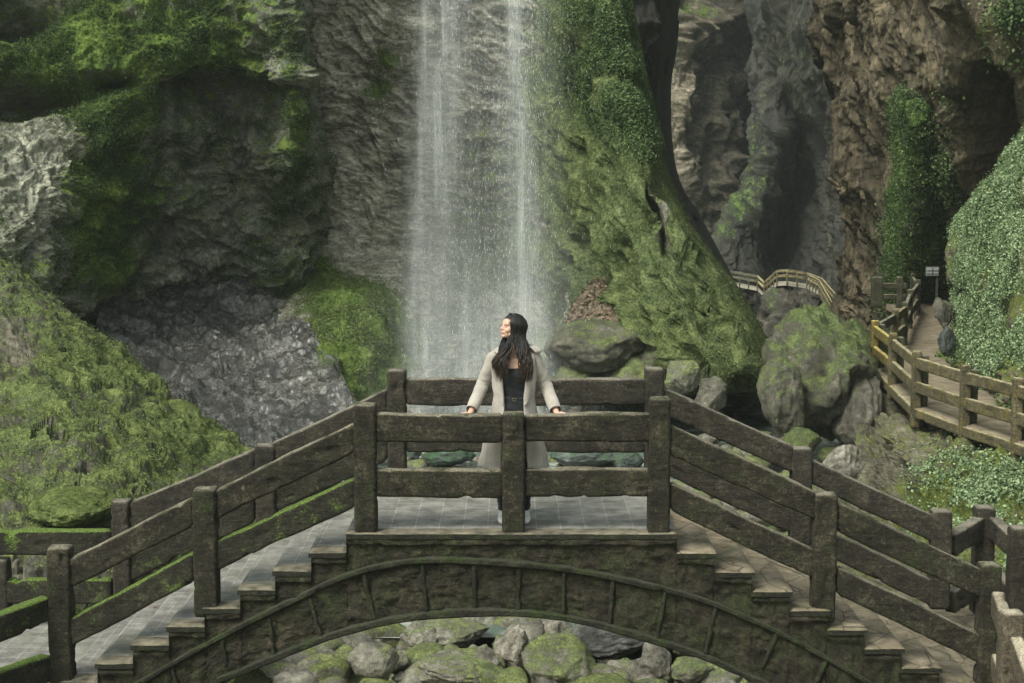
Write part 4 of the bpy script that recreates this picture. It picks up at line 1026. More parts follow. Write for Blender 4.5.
# ================================================================= plants
L_IVY = leafmat('ivy_leaf', [(.2, (.06, .1, .04)), (.5, (.2, .28, .13)), (.85, (.4, .48, .28))])
L_FERN = leafmat('fern_leaf', [(.2, (.025, .045, .018)), (.5, (.09, .145, .05)), (.85, (.22, .3, .11))])
L_MOSS = leafmat('moss_tuft', [(.2, (.04, .052, .016)), (.5, (.1, .13, .045)), (.85, (.19, .225, .085))], .8, .15)
L_MOSSD = leafmat('dark_moss_tuft', [(.2, (.012, .025, .008)), (.5, (.04, .07, .02)), (.85, (.11, .16, .04))], .8, .15)
def veg(name, *a, label=None, **k):
    o = leaves(name, *a, **k); o['kind'] = 'stuff'
    if label: o['label'] = label
    return o
pxm, pym = proj(PM)
wM = sstep(372, 352, pym+fbm(PM, 1.2, 3)*30)*sstep(-.35, .1, fbm(PM, .8, 3, .5, 5))*sstep(950, 966, pxm)
veg('ivy', PM, NM, wM*(pxm < 1120), 170000, .032, L_IVY, seed=2, up=.3, lift=.09, spread=.7, label='pale green ivy mantling the slope right of the path')
veg('ground_plants', PM, NM, (pym > 345)*(pxm < 1100)*sstep(0., .3, fbm(PM, 1.5, 3, .5, 8)), 5000, .05, L_FERN, seed=3, label='small green plants on the rocks beside the path')
pxl, pyl = proj(PL)
veg('bank_plants', PL, NL, blobs(pxl, pyl, [(985, 500, 30, 26, 1), (1010, 490, 25, 20, 1), (950, 475, 25, 18, .5), (940, 525, 30, 14, .4), (1000, 610, 40, 50, .4)])*sstep(-.2, .2, fbm(PL, 1.5, 3)), 32000, .03, L_IVY, seed=4, up=.8, lift=.08, label='leafy ground plants on the right bank under the boardwalk')
pxe, pye = proj(PE)
veg('cliff_ferns', PE, NE, (blobs(pxe, pye, [(632, 70, 18, 50, 1), (615, 40, 22, 60, 1), (600, 70, 30, 50, .6), (570, 40, 25, 50, .4), (650, 120, 10, 30, .8)]))*sstep(-.2, .3, fbm(PE, 1., 3, .5, 3)), 120000, .026, L_FERN, seed=5, up=.3, lift=.1, spread=1., label='small hanging ferns on the upper spire beside the fall')
veg('spire_moss', PE, NE, aE['moss']*(pye > 150)*(pye < 392)*sstep(-.2, .3, fbm(PE, 2.5, 3, .5, 3)), 70000, .018, L_MOSS, seed=6, up=.5, lift=.03, label='short moss tufts on the lower spire')
pxj, pyj = proj(PJ)
veg('hanging_plants', PJ, NJ, np.ones(pxj.shape), 45000, .036, L_FERN, seed=7, up=0, lift=.12, label='green leaves of the hanging curtain on the brown cliff')
pxi, pyi = proj(PI_)
veg('cliff_plants', PI_, NI, blobs(pxi, pyi, [(1018, 25, 14, 28, 1), (950, 210, 8, 70, .8), (960, 270, 14, 20, .6), (985, 260, 20, 30, .5), (890, 270, 10, 40, .3)])*sstep(-.1, .25, fbm(PI_, 1., 3)), 22000, .055, L_FERN, seed=8, lift=.1, label='patches of small plants clinging to the brown cliff')
pxd, pyd = proj(PD)
veg('bank_moss', PD, NDn, np.clip(aD['moss'], .05, 1)*sstep(-.35, .2, fbm(PD, 2.2, 3, .5, 3)), 80000, .015, L_MOSS, seed=9, up=.8, lift=.015, label='short moss tufts covering the left bank')
pxa, pya = proj(PA)
veg('cliff_moss', PA, NA, np.clip(aA['moss']-.1, 0, 1)*(pxa > -30)*(pya > -20)*sstep(-.2, .3, fbm(PA, 1.2, 4, .5, 3)), 150000, .021, L_MOSSD, seed=10, up=.3, lift=.06, label='moss and small ferns growing on the left cliff')
pxb, pyb = proj(PB)
veg('wall_moss', PB, NB, np.clip(aB['moss']-.15, 0, 1)*(pya.max() > 0)*(pyb > -20)*sstep(-.2, .3, fbm(PB, 1.2, 4, .5, 3)), 40000, .024, L_MOSS, seed=12, up=.3, lift=.03, label='bright moss on the wall left of the fall')
# leaf litter on the mound
mv = np.array([v.co[:] for v in lm.data.vertices])+np.array(lm.location); mn = np.array([v.normal[:] for v in lm.data.vertices])
o = leaves('fallen_leaves', mv[:, None], mn[:, None], (mn[:, 1] < .3)*1., 3500, .05, leafmat('dead_leaf', [(.2, (.06, .05, .03)), (.5, (.14, .11, .07)), (.85, (.32, .24, .16))]), seed=13, jit=.04)
o['kind'] = 'stuff'; o['label'] = 'dry brown leaves heaped on the mound by the fall'
# a few leaves dropped on the stairs and deck
rs = np.random.RandomState(4)
V = []; Fq = []; rn = []
def drop(x, y, z, s):
    a = rs.rand()*6.28; t = np.array([math.cos(a), math.sin(a), rs.uniform(-.2, .2)]); b = np.array([-math.sin(a), math.cos(a), rs.uniform(-.2, .2)])
    c = np.array([x, y, z+.012]); i = len(V)
    V.extend([c-t*s, c+b*s*.5, c+t*s, c-b*s*.5]); Fq.append([i, i+1, i+2, i+3]); rn.extend([rs.rand()]*4)
for (xa, xb, z, s_) in steps:
    for k in range(7 if s_ == 'r' else 2): drop(rs.uniform(xa+.03, xb-.03), rs.uniform(YF, YB), z, rs.uniform(.012, .03))
for k in range(10): drop(rs.uniform(dx0, dx1), rs.uniform(YF, YB), 0, rs.uniform(.01, .025))
o = meshobj('dropped_leaves', V, Fq, leafmat('dropped_leaf', [(.2, (.3, .12, .05)), (.5, (.45, .22, .1)), (.85, (.5, .4, .12))]), smooth=False, attrs={'rnd': rn})
o['kind'] = 'stuff'; o['label'] = 'orange and yellow leaves dropped on the stairs and deck'

# ================================================================= the fall
def fallmat():
    t = NT('falling_water'); p = t.pos(); d = t.attr('dens')
    n1 = t.noise(t.map(p, (9, 4, .35)), 1., 5, .6, .2); n2 = t.noise(t.map(p, (45, 20, 2.2)), 1., 4, .75); n3 = t.noise(t.map(p, (40, 40, 16)), 1., 3, .8)
    s = t.math('MULTIPLY', t.rng(n1, .3, .7, .5, 1.25), t.rng(n2, .3, .7, .75, 1.2))
    s = t.math('MULTIPLY', s, t.rng(n3, .35, .65, .75, 1.2))
    a = t.math('MULTIPLY', d, s, clamp=True)
    df = t.n('ShaderNodeBsdfDiffuse'); df.inputs[0].default_value = (.88, .9, .9, 1)
    tl = t.n('ShaderNodeBsdfTranslucent'); tl.inputs[0].default_value = (.88, .9, .9, 1)
    m = t.n('ShaderNodeMixShader'); m.inputs[0].default_value = .45; t.l(df.outputs[0], m.inputs[1]); t.l(tl.outputs[0], m.inputs[2])
    tr = t.n('ShaderNodeBsdfTransparent'); mm = t.n('ShaderNodeMixShader')
    t.l(a, mm.inputs[0]); t.l(tr.outputs[0], mm.inputs[1]); t.l(m.outputs[0], mm.inputs[2]); t.l(mm.outputs[0], t.out.inputs[0])
    return t.m
M_FALL = fallmat()
wf = empty('waterfall', at(470, 400, 36)); wf['kind'] = 'structure'; wf['label'] = 'thin white waterfall falling in veils'
def sheet(yt, cx0, cx1, w0, w1, Y, prof, thin, seed):
    nv, nu = 260, 60
    v = np.linspace(0, 1, nv)[:, None]; u = np.linspace(-1, 1, nu)[None]
    py = -260+v*680
    cx = cx0+(cx1-cx0)*np.clip((py+0)/400, -.2, 1); w = w0+(w1-w0)*np.clip(py/380, 0, 1.05)
    px = cx+u*w
    P = at(px, py, Y+0*px); P[..., 1] += fbm(P*np.array([1, 1, .1])+seed, 1.2, 3)*.35+.25*np.cos(u*1.5)
    P[..., 0] += fbm(P*np.array([1, 1, .35])+seed, .8, 3)*.12
    d = prof(u, py)*thin*(1-.55*sstep(330, 400, py)*0)
    meshobj('water_veil', P, gridfaces(nv, nu), M_FALL, wf, attrs={'dens': d})
g_ = lambda u, s: np.exp(-(u/s)**2)*sstep(1., .7, abs(u))
sheet(0, 446, 424, 30, 34, 35.3, lambda u, y: g_(u, .5)*(1-.6*sstep(120, 260, y)), .36, 1)
sheet(0, 424, 412, 10, 20, 35.6, lambda u, y: g_(u, .6)*(1-.4*sstep(60, 200, y)), .3, 2)
sheet(0, 512, 530, 20, 42, 35.2, lambda u, y: g_(u, .4), .44, 3)
sheet(0, 488, 480, 70, 84, 35.9, lambda u, y: sstep(1, .1, abs(u))*np.ones_like(y), .12, 4)
sheet(0, 530, 520, 52, 70, 34.9, lambda u, y: sstep(1, .0, abs(u))*np.ones_like(y), .13, 5)
sheet(0, 470, 480, 60, 150, 34.4, lambda u, y: sstep(1, 0, abs(u))*sstep(220, 400, y), .3, 9)
sheet(0, 500, 490, 60, 170, 36.3, lambda u, y: sstep(1, 0, abs(u))*sstep(160, 380, y), .28, 11)
sheet(0, 440, 442, 42, 56, 34.8, lambda u, y: sstep(1, .4, abs(u))*(.5+.5*sstep(60, 260, y)), .11, 6)
# loose drops round the fall: short falling streaks
n = 4500; rs = np.random.RandomState(8)
px = 482+rs.normal(size=n)*42; py = rs.uniform(-60, 410, n); px = np.where(rs.rand(n) < .35, 520+rs.normal(size=n)*(12+py*.06), px)
c = at(px, py, 34.2+rs.rand(n)*2); L = .01+.03*rs.rand(n); w = .0008+.0014*rs.rand(n)
z = np.zeros(n)
V = np.stack([c+np.stack([-w, z, L], 1), c+np.stack([w, z, L], 1), c+np.stack([w, z, -L], 1), c+np.stack([-w, z, -L], 1)], 1)
V[:, ::2, 1] += .004
i = np.arange(n)*4; Fq = np.stack([i, i+3, i+2, i+1], 1)
M_DROP = plain('water_drop', (.75, .78, .78), .3, 5, .05, 0)
o = meshobj('spray', V, Fq, M_DROP, smooth=False); o['kind'] = 'stuff'; o['label'] = 'fine falling drops round the waterfall'
# ================================================================= the woman at the rail
PX0, PYD = float(at(514, 420, 13.12)[0]), 13.12
pr_ = empty('person', (PX0, PYD, 0)); tag(pr_, 'woman in an open beige coat over black, hands on the rail, looking left', 'person')
O_ = np.array([PX0, PYD, 0])
def tube(pts, rad, m=14, closed=True, flat=None):
    """tapered tube; rad: number or (ra, rb) pairs (rb along y-ish)"""
    pts = np.array(pts, float); n = len(pts)
    T = np.gradient(pts, axis=0); T /= np.linalg.norm(T, axis=1)[:, None]+1e-9
    ref = np.array([0, 1., 0]) if abs(T[:, 1]).mean() < .8 else np.array([0, 0, 1.])
    A = np.cross(T, ref); A /= np.linalg.norm(A, axis=1)[:, None]; B = np.cross(A, T)
    r = np.array([(q, q) if np.isscalar(q) else q for q in rad], float)
    th = np.linspace(0, 2*np.pi, m, endpoint=False)
    V = pts[:, None]+A[:, None]*(np.cos(th)[None, :, None]*r[:, 0, None, None])+B[:, None]*(np.sin(th)[None, :, None]*r[:, 1, None, None])
    F_ = [list(f) for f in gridfaces(n, m, True)]
    V = V.reshape(-1, 3)
    if closed:
        k = len(V); V = np.concatenate([V, [pts[0]-T[0]*r[0].min()*.5, pts[-1]+T[-1]*r[-1].min()*.5]])
        for j in range(m): F_.append([k, j, (j+1) % m]); F_.append([k+1, (n-1)*m+(j+1) % m, (n-1)*m+j])
    return V, F_
def smoothpath(pts, n): return cr(np.array(pts, float), n, 0)
def ball(c, r, rz=0., sub=3):
    bm = bmesh.new(); bmesh.ops.create_icosphere(bm, subdivisions=sub, radius=1)
    V = np.array([v.co[:] for v in bm.verts])*np.array(r); Fc = [[v.index for v in f.verts] for f in bm.faces]; bm.free()
    return V@rotz(rz).T+np.array(c), Fc
def rotz(a): return np.array([[math.cos(a), -math.sin(a), 0], [math.sin(a), math.cos(a), 0], [0, 0, 1]])
def rotx(a): return np.array([[1, 0, 0], [0, math.cos(a), -math.sin(a)], [0, math.sin(a), math.cos(a)]])
HC = np.array([-.012, -.01, 1.628]); HR = rotz(R(-62))@rotx(R(-11))     # head centre and turn (faces image left, chin a little up)
def hp(x, y, z): return HC+HR@np.array([x, y, z])
b = MB()
def addt(mb, pts, rad, n=16, m=14): 
    k = len(pts); q = smoothpath(pts, n); r = cr(np.array([(v, v) if np.isscalar(v) else v for v in rad], float), n, 0)
    V, F_ = tube(q, r, m); mb.add(V, F_)
# torso, neck
addt(b, [(0, 0, .80), (0, 0, .88), (0, 0, .97), (0, -.005, 1.06), (0, -.01, 1.14), (0, -.01, 1.24), (0, 0, 1.33), (0, .008, 1.395), (0, .01, 1.43)],
     [(.12, .09), (.165, .115), (.168, .112), (.128, .088), (.118, .085), (.138, .098), (.165, .09), (.15, .065), (.06, .05)], 40, 28)
for s in (-1, 1):
    V, F_ = ball((s*.068, -.072, 1.25), (.06, .045, .058)); b.add(V, F_)
addt(b, [(0, .012, 1.40), (-.003, .006, 1.47), (-.008, .0, 1.54), (-.01, .0, 1.6)], [(.058, .05), (.05, .05), (.05, .052), (.05, .055)], 16, 16)
# legs
for s in (-1, 1):
    addt(b, [(s*.085, 0, .9), (s*.09, 0, .74), (s*.085, -.01, .5), (s*.085, .005, .32), (s*.083, .01, .1), (s*.083, -.005, .06)], [.085, .082, .058, .052, .036, .036], 24, 14)
    addt(b, [(s*.083, .03, .04), (s*.085, -.05, .035), (s*.09, -.13, .03)], [(.035, .03), (.038, .03), (.03, .018)], 8, 12)
# arms
ARM = {}
for s in (-1, 1):
    sh = (s*.165, .005, 1.385); el = (s*.262, .03, 1.15); wr = (s*.352, -.20, .958) if s < 0 else (.345, -.2, .958)
    ARM[s] = (sh, el, wr)
    addt(b, [(s*.09, .005, 1.385), sh, ((sh[0]+el[0])/2, .022, 1.27), el, ((el[0]+wr[0])/2, -.08, 1.055), wr, (wr[0]+s*.012, wr[1]-.03, wr[2]-.022)],
         [.05, .05, .044, .038, .034, .024, .024], 30, 14)
    # hand lying on the rail: palm and five bent fingers pointing outwards
    wv = np.array(wr)+[s*.008, -.02, -.018]
    o_ = np.array([s*.80, -.58, 0.]); o_ /= np.linalg.norm(o_); a_ = np.array([-s*.58, -.80, 0.])*1.; a_ /= np.linalg.norm(a_)
    pal = wv+o_*.045+np.array([0, 0, -.012])
    addt(b, [wv, wv+o_*.03+[0, 0, -.008], wv+o_*.085+[0, 0, -.016]], [(.022, .02), (.036, .016), (.038, .012)], 10, 14)
    for k, (off, ln, r) in enumerate([(-.030, .052, .0082), (-.011, .066, .0088), (.009, .072, .009), (.029, .065, .0088)]):
        p0 = wv+o_*.075+a_*off+[0, 0, -.014]
        fan = a_*off*.5
        addt(b, [p0, p0+(o_+fan)*ln*.35+[0, 0, .010], p0+(o_+fan)*ln*.7+[0, 0, .004], p0+(o_+fan)*ln+[0, 0, -.012]], [r*1.1, r, r*.95, r*.75], 10, 10)
    p0 = wv+o_*.02+a_*.03+[0, 0, -.008]
    addt(b, [p0, p0+a_*.026+o_*.016, p0+a_*.04+o_*.04+[0, 0, -.004], p0+a_*.043+o_*.06+[0, 0, -.01]], [.013, .0115, .0105, .008], 10, 10)
# head: skull, jaw, cheeks, nose, brow, lips, ears
def hball(c, r, sub=3):
    V, F_ = ball((0, 0, 0), r, 0, sub); V = (V+np.array(c))@HR.T+HC; b.add(V, F_)
hball((0, .012, .022), (.073, .09, .082), 4); hball((0, -.02, -.02), (.06, .068, .075), 4); hball((0, -.052, -.066), (.032, .03, .026)); hball((0, -.07, -.078), (.018, .018, .016))
hball((0, -.066, .03), (.05, .022, .038)); hball((0, -.082, .015), (.034, .008, .01))
for s in (-1, 1):
    hball((s*.034, -.06, -.024), (.026, .024, .024)); hball((s*.074, .012, -.012), (.009, .018, .03))
    hball((s*.009, -.094, -.023), (.009, .009, .007), 2); hball((s*.05, -.005, -.055), (.018, .045, .025))
V, F_ = tube(smoothpath([(0, -.084, .012), (0, -.092, -.004), (0, -.104, -.022)], 8), [.009, .0085, .008, .009, .0095, .010, .0105, .0105], 10)
b.add(V@HR.T+HC, F_)
for z, r in ((-.046, .0058), (-.056, .0068)):
    V, F_ = tube(smoothpath([(-.022, -.078, z+.004), (-.01, -.088, z+.002), (0, -.0905, z), (.01, -.088, z+.002), (.022, -.078, z+.004)], 12), [r*.5]*2+[r]*8+[r*.5]*2, 8); b.add(V@HR.T+HC, F_)
def skinmat():
    t = NT('skin'); lp = t.attr('lip')
    c = t.mix(lp, (.56, .34, .25), (.42, .13, .11)); n = t.noise(t.pos(), 40, 3)
    c = t.mix(t.rng(n, .3, .7, 0, .18), c, (.6, .3, .22))
    t.bsdf(c, .45, t.bump(n, .1, .002), .4, **{'Subsurface Weight': .12}); return t.m
M_SKIN = skinmat()
body = b.build('body', M_SKIN)
body.location = (0, 0, 0)
rm = body.modifiers.new('r', 'REMESH'); rm.mode = 'VOXEL'; rm.voxel_size = .0042; rm.use_smooth_shade = True
sm = body.modifiers.new('s', 'SMOOTH'); sm.factor = .5; sm.iterations = 3
dg = bpy.context.evaluated_depsgraph_get(); me = bpy.data.meshes.new_from_object(body.evaluated_get(dg)); body.modifiers.clear(); body.data = me
me.materials.clear(); me.materials.append(M_SKIN)
Vb = np.zeros(len(me.vertices)*3); me.vertices.foreach_get('co', Vb); Vb = Vb.reshape(-1, 3); Hl = (Vb-HC)@HR
lip = np.exp(-((Hl[:, 0]/.019)**4+((Hl[:, 2]+.051)/.0085)**4))*(Hl[:, 1] < -.075)
a_ = me.attributes.new('lip', 'FLOAT', 'POINT'); a_.data.foreach_set('value', lip.astype(np.float32))
body.parent = pr_; body.name = 'body'
def piece(name, mb, mat, parent=pr_, smooth=True, solid=0., sub=0):
    V = np.concatenate(mb.V)
    me = bpy.data.meshes.new(name); me.from_pydata(V.tolist(), [], mb.F); me.materials.append(mat)
    me.polygons.foreach_set('use_smooth', np.full(len(me.polygons), smooth)); me.validate()
    o = bpy.data.objects.new(name, me); COL.objects.link(o); o.parent = parent
    if solid: m = o.modifiers.new('t', 'SOLIDIFY'); m.thickness = solid; m.offset = 1
    if sub: m = o.modifiers.new('s', 'SUBSURF'); m.levels = m.render_levels = sub
    return o
M_EYE = plain('eye_white', (.7, .68, .65), .2, 10, .05, 0); M_IRIS = plain('iris', (.02, .012, .008), .2, 10, .05, 0); M_BROW = plain('brow_hair', (.02, .014, .012), .7, 60, .3, .2)
for s in (-1, 1):
    e = MB(); V, F_ = ball((0, 0, 0), (.011, .009, .0065)); e.add((V+[s*.03, -.079, -.001])@HR.T+HC, F_); piece('eye', e, M_EYE)
    e = MB(); V, F_ = ball((0, 0, 0), (.0052, .003, .0055)); e.add((V+[s*.03, -.0865, -.001])@HR.T+HC, F_); piece('iris', e, M_IRIS)
    e = MB(); V, F_ = tube(smoothpath([(s*.014, -.088, .013), (s*.03, -.086, .018), (s*.046, -.074, .013)], 8), [.0015, .0025, .003, .003, .0028, .0025, .002, .001], 6); e.add(V@HR.T+HC, F_); piece('eyebrow', e, M_BROW)
    e = MB(); V, F_ = tube(smoothpath([(s*.018, -.086, .003), (s*.03, -.0885, .006), (s*.042, -.078, .002)], 8), [.0015]*8, 6); e.add(V@HR.T+HC, F_); piece('eyelash', e, M_BROW)
# clothes
def clothmat(name, c, sc=1., bump=.5, rough=.9):
    t = NT(name); p = t.pos(); n = t.noise(p, 7, 5, .6, .6); n2 = t.noise(p, 160, 3, .7)
    cc = t.mix(t.rng(n, .35, .65), tuple(v*.86 for v in c), tuple(min(1, v*1.1) for v in c)); cc = t.mix(t.rng(n2, .35, .65, 0, .3), cc, tuple(v*.7 for v in c))
    t.bsdf(cc, rough, t.bump(n2, .4, .003, t.bump(n, bump, .02)), .15, **{'Sheen Weight': .3}); return t.m
M_COAT = clothmat('coat_wool', (.37, .33, .285)); M_BLK = clothmat('black_cloth', (.012, .013, .015), rough=.7); M_BLK2 = clothmat('black_trousers', (.01, .01, .012))
t_ = MB()
def ell(mb, Z, n=48, m=40, f=None, open_=None):
    """rings (z, a, b, yc) -> closed shell without caps"""
    Z = cr(np.array(Z, float), n, 0); th = np.linspace(0, 2*np.pi, m, endpoint=False)
    V = np.stack([np.stack([z[1]*np.sin(th), z[3]-z[2]*np.cos(th), np.full(m, z[0])], 1) for z in Z])
    if f is not None: V = f(V, th)
    mb.add(V, [list(q) for q in gridfaces(n, m, True)])
def bust(V, th):
    z = V[..., 2]; x = V[..., 0]; y = V[..., 1]
    for s in (-1, 1):
        k = np.exp(-(((x-s*.068)/.055)**2+((z-1.25)/.055)**2))*(y < 0); V[..., 1] -= .032*k
    V[..., 1] += .004*np.sin(z*90+x*30)*(z < 1.18)
    return V
ell(t_, [(1.30, .163, .088, -.006), (1.24, .145, .104, -.012), (1.14, .124, .092, -.012), (1.06, .134, .096, -.006), (.97, .174, .12, 0), (.86, .172, .122, 0)], f=bust)
piece('top', t_, M_BLK, solid=.004)
t_ = MB()
for s in (-1, 1):
    q = smoothpath([(s*.08, 0, .95), (s*.092, 0, .74), (s*.088, -.01, .5), (s*.087, .005, .32), (s*.085, .01, .1)], 26)
    V, F_ = tube(q, cr(np.array([.095, .092, .07, .064, .05])[:, None], 26, 0)[:, 0].tolist(), 18); V[:, 0] += .004*np.sin(V[:, 2]*60); t_.add(V, F_)
piece('trousers', t_, M_BLK2)
M_SHOE = plain('white_shoe', (.6, .59, .56), .5, 30, .15, .2)
for s in (-1, 1):
    t_ = MB(); V, F_ = tube(smoothpath([(s*.084, .062, .05), (s*.084, .02, .052), (s*.087, -.05, .046), (s*.092, -.12, .036), (s*.094, -.165, .03)], 14), [(.03, .035), (.04, .045), (.043, .045), (.045, .042), (.046, .04), (.047, .037), (.048, .035), (.049, .033), (.048, .031), (.046, .03), (.043, .028), (.038, .026), (.03, .023), (.018, .018)], 16)
    V[:, 2] = np.maximum(V[:, 2], .012); t_.add(V, F_)
    V, F_ = tube([(s*.085, .02, .05), (s*.085, .015, .13)], [.046, .048], 16); t_.add(V, F_)
    piece('shoe', t_, M_SHOE)
# coat: open shell with folds, sleeves, collar
t_ = MB()
Zc = cr(np.array([(1.435, .085, .075, 62, .012), (1.415, .145, .085, 48, .01), (1.385, .178, .096, 40, .005), (1.30, .184, .12, 33, 0), (1.16, .172, .125, 31, 0), (1.05, .165, .128, 29, 0), (.95, .178, .135, 27, 0), (.82, .205, .15, 27, 0), (.65, .24, .17, 26, .005), (.46, .278, .19, 24, .01)], float), 90, 0)
m = 90; rows_ = []
for z, a, bb, ph, yc in Zc:
    th = np.linspace(R(ph), 2*np.pi-R(ph), m)
    fold = np.clip((1.1-z)/.6, 0, 1); wob = 1+(.05*np.sin(th*7+z*2)+.03*np.sin(th*13+1+z*5))*fold+.012*np.sin(z*38+th*3)*(z < 1.35)
    if 1: wob = wob+.02*np.exp(-((z-1.07)/.03)**2)*-1
    rows_.append(np.stack([a*np.sin(th)*wob, yc-bb*np.cos(th)*wob-.02*fold*np.exp(-((th-R(ph))/.25)**2), np.full(m, z)], 1))
t_.add(np.array(rows_), [list(q) for q in gridfaces(90, m)])
coat = piece('coat', t_, M_COAT, solid=.009)
for s in (-1, 1):
    sh, el, wr = [np.array(v) for v in ARM[s]]
    t_ = MB(); q = smoothpath([sh+[-s*.045, 0, .0], sh+[0, 0, -.008], (sh+el)/2, el, (el+wr)/2, wr+(el-wr)*.06], 70)
    r = cr(np.array([.042, .052, .049, .047, .045, .046])[:, None], 70, 0)[:, 0]
    V, F_ = tube(q, r.tolist(), 28, closed=False)
    V = V.reshape(70, 28, 3); th = np.linspace(0, 6.28, 28)
    k = np.linspace(0, 1, 70)[:, None]; wr_ = .0028*np.sin(k*62+np.sin(th)*3.5+th)*np.exp(-((k-.55)/.16)**2)+.0018*np.sin(k*31+th*2)
    c = q[:, None]; dv = V-c; V = c+dv*(1+wr_[..., None]/.055)
    t_.add(V, F_); piece('sleeve', t_, M_COAT, coat, solid=.006)
    # wide lapel folded outwards down the front edge
    t_ = MB(); L = []
    for z in np.linspace(1.44, 1.0, 30):
        i = np.argmin(abs(Zc[:, 0]-z)); _, a, bb, ph, yc = Zc[i]
        e = np.array([s*a*math.sin(R(ph)), yc-bb*math.cos(R(ph))-.012, z])
        wd = (.085 if s > 0 else .06)*math.sin(np.clip((z-.98)/.46, 0, 1)*2.4+.1)**.7 if z > 1.0 else .0
        row = []
        for u_ in np.linspace(0, 1, 8):
            th = R(ph)+wd*u_/max(a, .12); row.append([s*a*1.04*math.sin(th), yc-bb*1.04*math.cos(th)-.016-.012*math.sin(u_*2.6), z+.03*u_*(z-1.0)])
        L.append(row)
    t_.add(np.array(L), [list(q) for q in gridfaces(30, 8)]); piece('lapel', t_, M_COAT, coat, solid=.006)
# hood / high collar lying round the neck
t_ = MB(); L = []
for th in np.linspace(R(50), R(310), 60):
    row = []; sx_ = math.sin(th)
    for u_ in np.linspace(0, 1, 10):
        rad = .075+.085*u_+(.05*u_ if sx_ > 0 else 0); z = 1.425+.05*math.sin(u_*2.4)-.03*u_+(.02 if sx_ > 0 else 0)*math.sin(u_*3)
        row.append([rad*1.12*sx_, .012-rad*.85*math.cos(th), z+.004*math.sin(th*9)])
    L.append(row)
t_.add(np.array(L), [list(q) for q in gridfaces(60, 10)]); piece('hood', t_, M_COAT, coat, solid=.01)
# belt with a small buckle, thin necklace
t_ = MB(); th = np.linspace(0, 6.283, 41)[:-1]
V = np.array([[(.139+k_)*np.sin(a), -.004-(.1+k_)*np.cos(a), z] for (k_, z) in ((.004, 1.055), (.007, 1.06), (.007, 1.035), (.004, 1.03)) for a in th]); t_.add(V, [list(q) for q in gridfaces(4, 40, True)])
belt = piece('belt', t_, M_BLK2)
t_ = MB(); V, F_ = tube([(.015*math.cos(a), -.116, 1.045+.012*math.sin(a)) for a in np.linspace(0, 6.28, 17)], [.0016]*17, 6); t_.add(V, F_)
piece('buckle', t_, plain('brass', (.5, .38, .18), .3, 10, .1, 0, Metallic=1.), belt)
t_ = MB(); V, F_ = tube([(.062*math.sin(a), -.008-.064*math.cos(a), 1.415-.028*math.cos(a)**3) for a in np.linspace(-1.9, 1.9, 24)], [.0012]*24, 6); t_.add(V, F_)
piece('necklace', t_, plain('fine_gold', (.6, .45, .2), .3, 10, .1, 0, Metallic=1.))
# hair
def hairmat():
    t = NT('dark_hair'); p = t.pos(); n = t.noise(t.map(p, (120, 120, 9)), 1., 4, .7); z = t.n('ShaderNodeSeparateXYZ'); t.l(p, z.inputs[0])
    low = t.rng(z.outputs[2], 1.55, 1.28, 0, 1)
    c = t.mix(t.math('MULTIPLY', low, t.rng(n, .4, .65)), (.007, .0055, .005), (.08, .047, .03))
    t.bsdf(c, t.rng(n, .3, .7, .35, .6), t.bump(n, .6, .004), .3); return t.m
M_HAIR = hairmat(); h_ = MB(); rs = np.random.RandomState(21)
# cap over the skull
bm = bmesh.new(); bmesh.ops.create_icosphere(bm, subdivisions=5, radius=1)
V = np.array([v.co[:] for v in bm.verts])*[.083, .1, .094]+[0, .014, .026]
V[:, 2] += .004*np.sin(V[:, 0]*160)
keep = ~((V[:, 1] < -.045) & (V[:, 2] < .075-abs(V[:, 0])*.3)) & ~((V[:, 2] < -.02) & (V[:, 1] < .0))
Fk = [[v.index for v in f.verts] for f in bm.faces if all(keep[v.index] for v in f.verts)]; bm.free()
h_.add(V@HR.T+HC, Fk)
for k in range(620):
    a = rs.uniform(R(38), R(322))                                  # round the head from the face
    dirx, diry = math.sin(a), -math.cos(a)
    part = .012*(1 if a < math.pi else -1)
    p0 = np.array([part+dirx*.01, -.045+rs.rand()*.085, .117-rs.rand()*.003])
    p1 = np.array([dirx*.055, .012+diry*.06, .1])
    j = 1+rs.uniform(.0, .1)
    p2 = np.array([dirx*.086*j, .014+diry*.1*j, .04]); p3 = np.array([dirx*.084*j, .018+diry*.092*j, -.04])
    if a < R(60) or a > R(300): p2[1] += .01; p3[1] += .02
    P_ = [HC+HR@q for q in (p0, p1, p2, p3)]
    w3 = P_[3]; left = w3[0] < (-.01+rs.uniform(-.02, .03))
    zend = rs.uniform(1.19, 1.32) 
    if left: ex, ey = rs.uniform(-.165, -.055), rs.uniform(-.185, -.10)
    else: ex, ey = rs.uniform(.045, .14), rs.uniform(-.19, -.11)
    if w3[1] > .06 and rs.rand() < .35: ex, ey, zend = rs.uniform(-.09, .1), rs.uniform(.14, .18), rs.uniform(1.2, 1.3)
    P_.append(np.array([w3[0]*.55+ex*.45, (w3[1]*.5+ey*.5), 1.47])); P_.append(np.array([ex*.95, ey*.95, 1.38])); P_.append(np.array([ex, ey, zend]))
    q = smoothpath(P_, 30); tt = np.linspace(0, 1, 30); ph = rs.uniform(0, 6.3) if rs.rand() < .3 else (0 if left else 2)+rs.normal()*.5
    amp = (.019+rs.normal()*.004)*sstep(.45, .8, tt); q[:, 0] += amp*np.sin(tt*20+ph); q[:, 1] += amp*.6*np.cos(tt*20+ph)
    r0 = rs.uniform(.002, .0042); rr = r0*np.clip(np.minimum(tt*8+.4, (1-tt)*4+.12), 0, 1)
    V, F_ = tube(q, [(v*1.3, v*.8) for v in rr], 6); h_.add(V, F_)
hair = piece('hair', h_, M_HAIR)
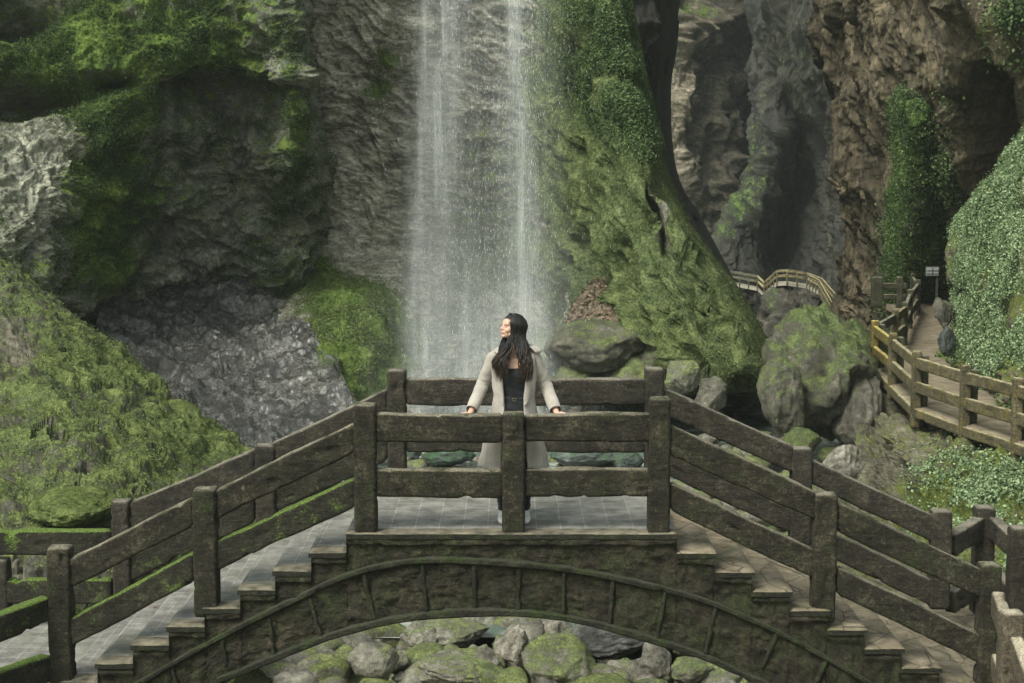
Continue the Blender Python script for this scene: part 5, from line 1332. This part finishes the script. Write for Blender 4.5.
# ================================================================= light, air, sky
SUN_EL, SUN_AZ = R(50), R(222)     # azimuth measured from +Y (away from the camera) clockwise: behind the viewer, to the left
w = bpy.data.worlds.new('World'); S.world = w; w.use_nodes = True
nt = w.node_tree; nt.nodes.clear()
sk = nt.nodes.new('ShaderNodeTexSky'); sk.sky_type = 'NISHITA'; sk.sun_disc = False; sk.sun_elevation = SUN_EL; sk.sun_rotation = SUN_AZ; sk.dust_density = 3.; sk.air_density = 1.2
bg = nt.nodes.new('ShaderNodeBackground'); bg.inputs[1].default_value = .15
ow = nt.nodes.new('ShaderNodeOutputWorld'); hs = nt.nodes.new('ShaderNodeHueSaturation'); hs.inputs['Saturation'].default_value = .3; nt.links.new(sk.outputs[0], hs.inputs['Color'])
tn = nt.nodes.new('ShaderNodeMix'); tn.data_type = 'RGBA'; tn.blend_type = 'MULTIPLY'; tn.inputs[0].default_value = 1; tn.inputs[7].default_value = (.92, 1.0, .92, 1); nt.links.new(hs.outputs[0], tn.inputs[6]); nt.links.new(tn.outputs[2], bg.inputs[0]); nt.links.new(bg.outputs[0], ow.inputs[0])
sd = bpy.data.lights.new('sun', 'SUN'); sd.energy = SUN_E; sd.angle = R(22); sd.color = (1, .98, .9)
so = bpy.data.objects.new('sun', sd); COL.objects.link(so)
d = Vector((math.sin(SUN_AZ)*math.cos(SUN_EL), math.cos(SUN_AZ)*math.cos(SUN_EL), math.sin(SUN_EL)))
so.rotation_euler = (-d).to_track_quat('-Z', 'Y').to_euler(); so.location = (0, 0, 60)
if HAZE > 0:
    t = NT('haze_air'); v = t.n('ShaderNodeVolumePrincipled'); v.inputs['Density'].default_value = HAZE; v.inputs['Color'].default_value = (.86, .92, .9, 1); v.inputs['Anisotropy'].default_value = .2
    t.l(v.outputs[0], t.out.inputs[1])
    c = [(x, y, z) for x in (-75, 75) for y in (-45, 165) for z in (-20, 45)]
    o = meshobj('haze', c, [[0, 1, 3, 2], [4, 6, 7, 5], [0, 4, 5, 1], [2, 3, 7, 6], [0, 2, 6, 4], [1, 5, 7, 3]], t.m, smooth=False); o['kind'] = 'stuff'
S.view_settings.view_transform = 'Standard'; S.view_settings.look = 'None'; S.view_settings.gamma = 1; S.view_settings.exposure = EXPO
S.render.engine = 'CYCLES'
c = S.cycles; c.use_denoising = True; c.max_bounces = 6; c.diffuse_bounces = 3; c.glossy_bounces = 2; c.transmission_bounces = 3; c.transparent_max_bounces = 24; c.volume_bounces = 1
c.sample_clamp_indirect = 4; c.use_adaptive_sampling = True; c.adaptive_threshold = .01; c.caustics_reflective = False; c.caustics_refractive = False
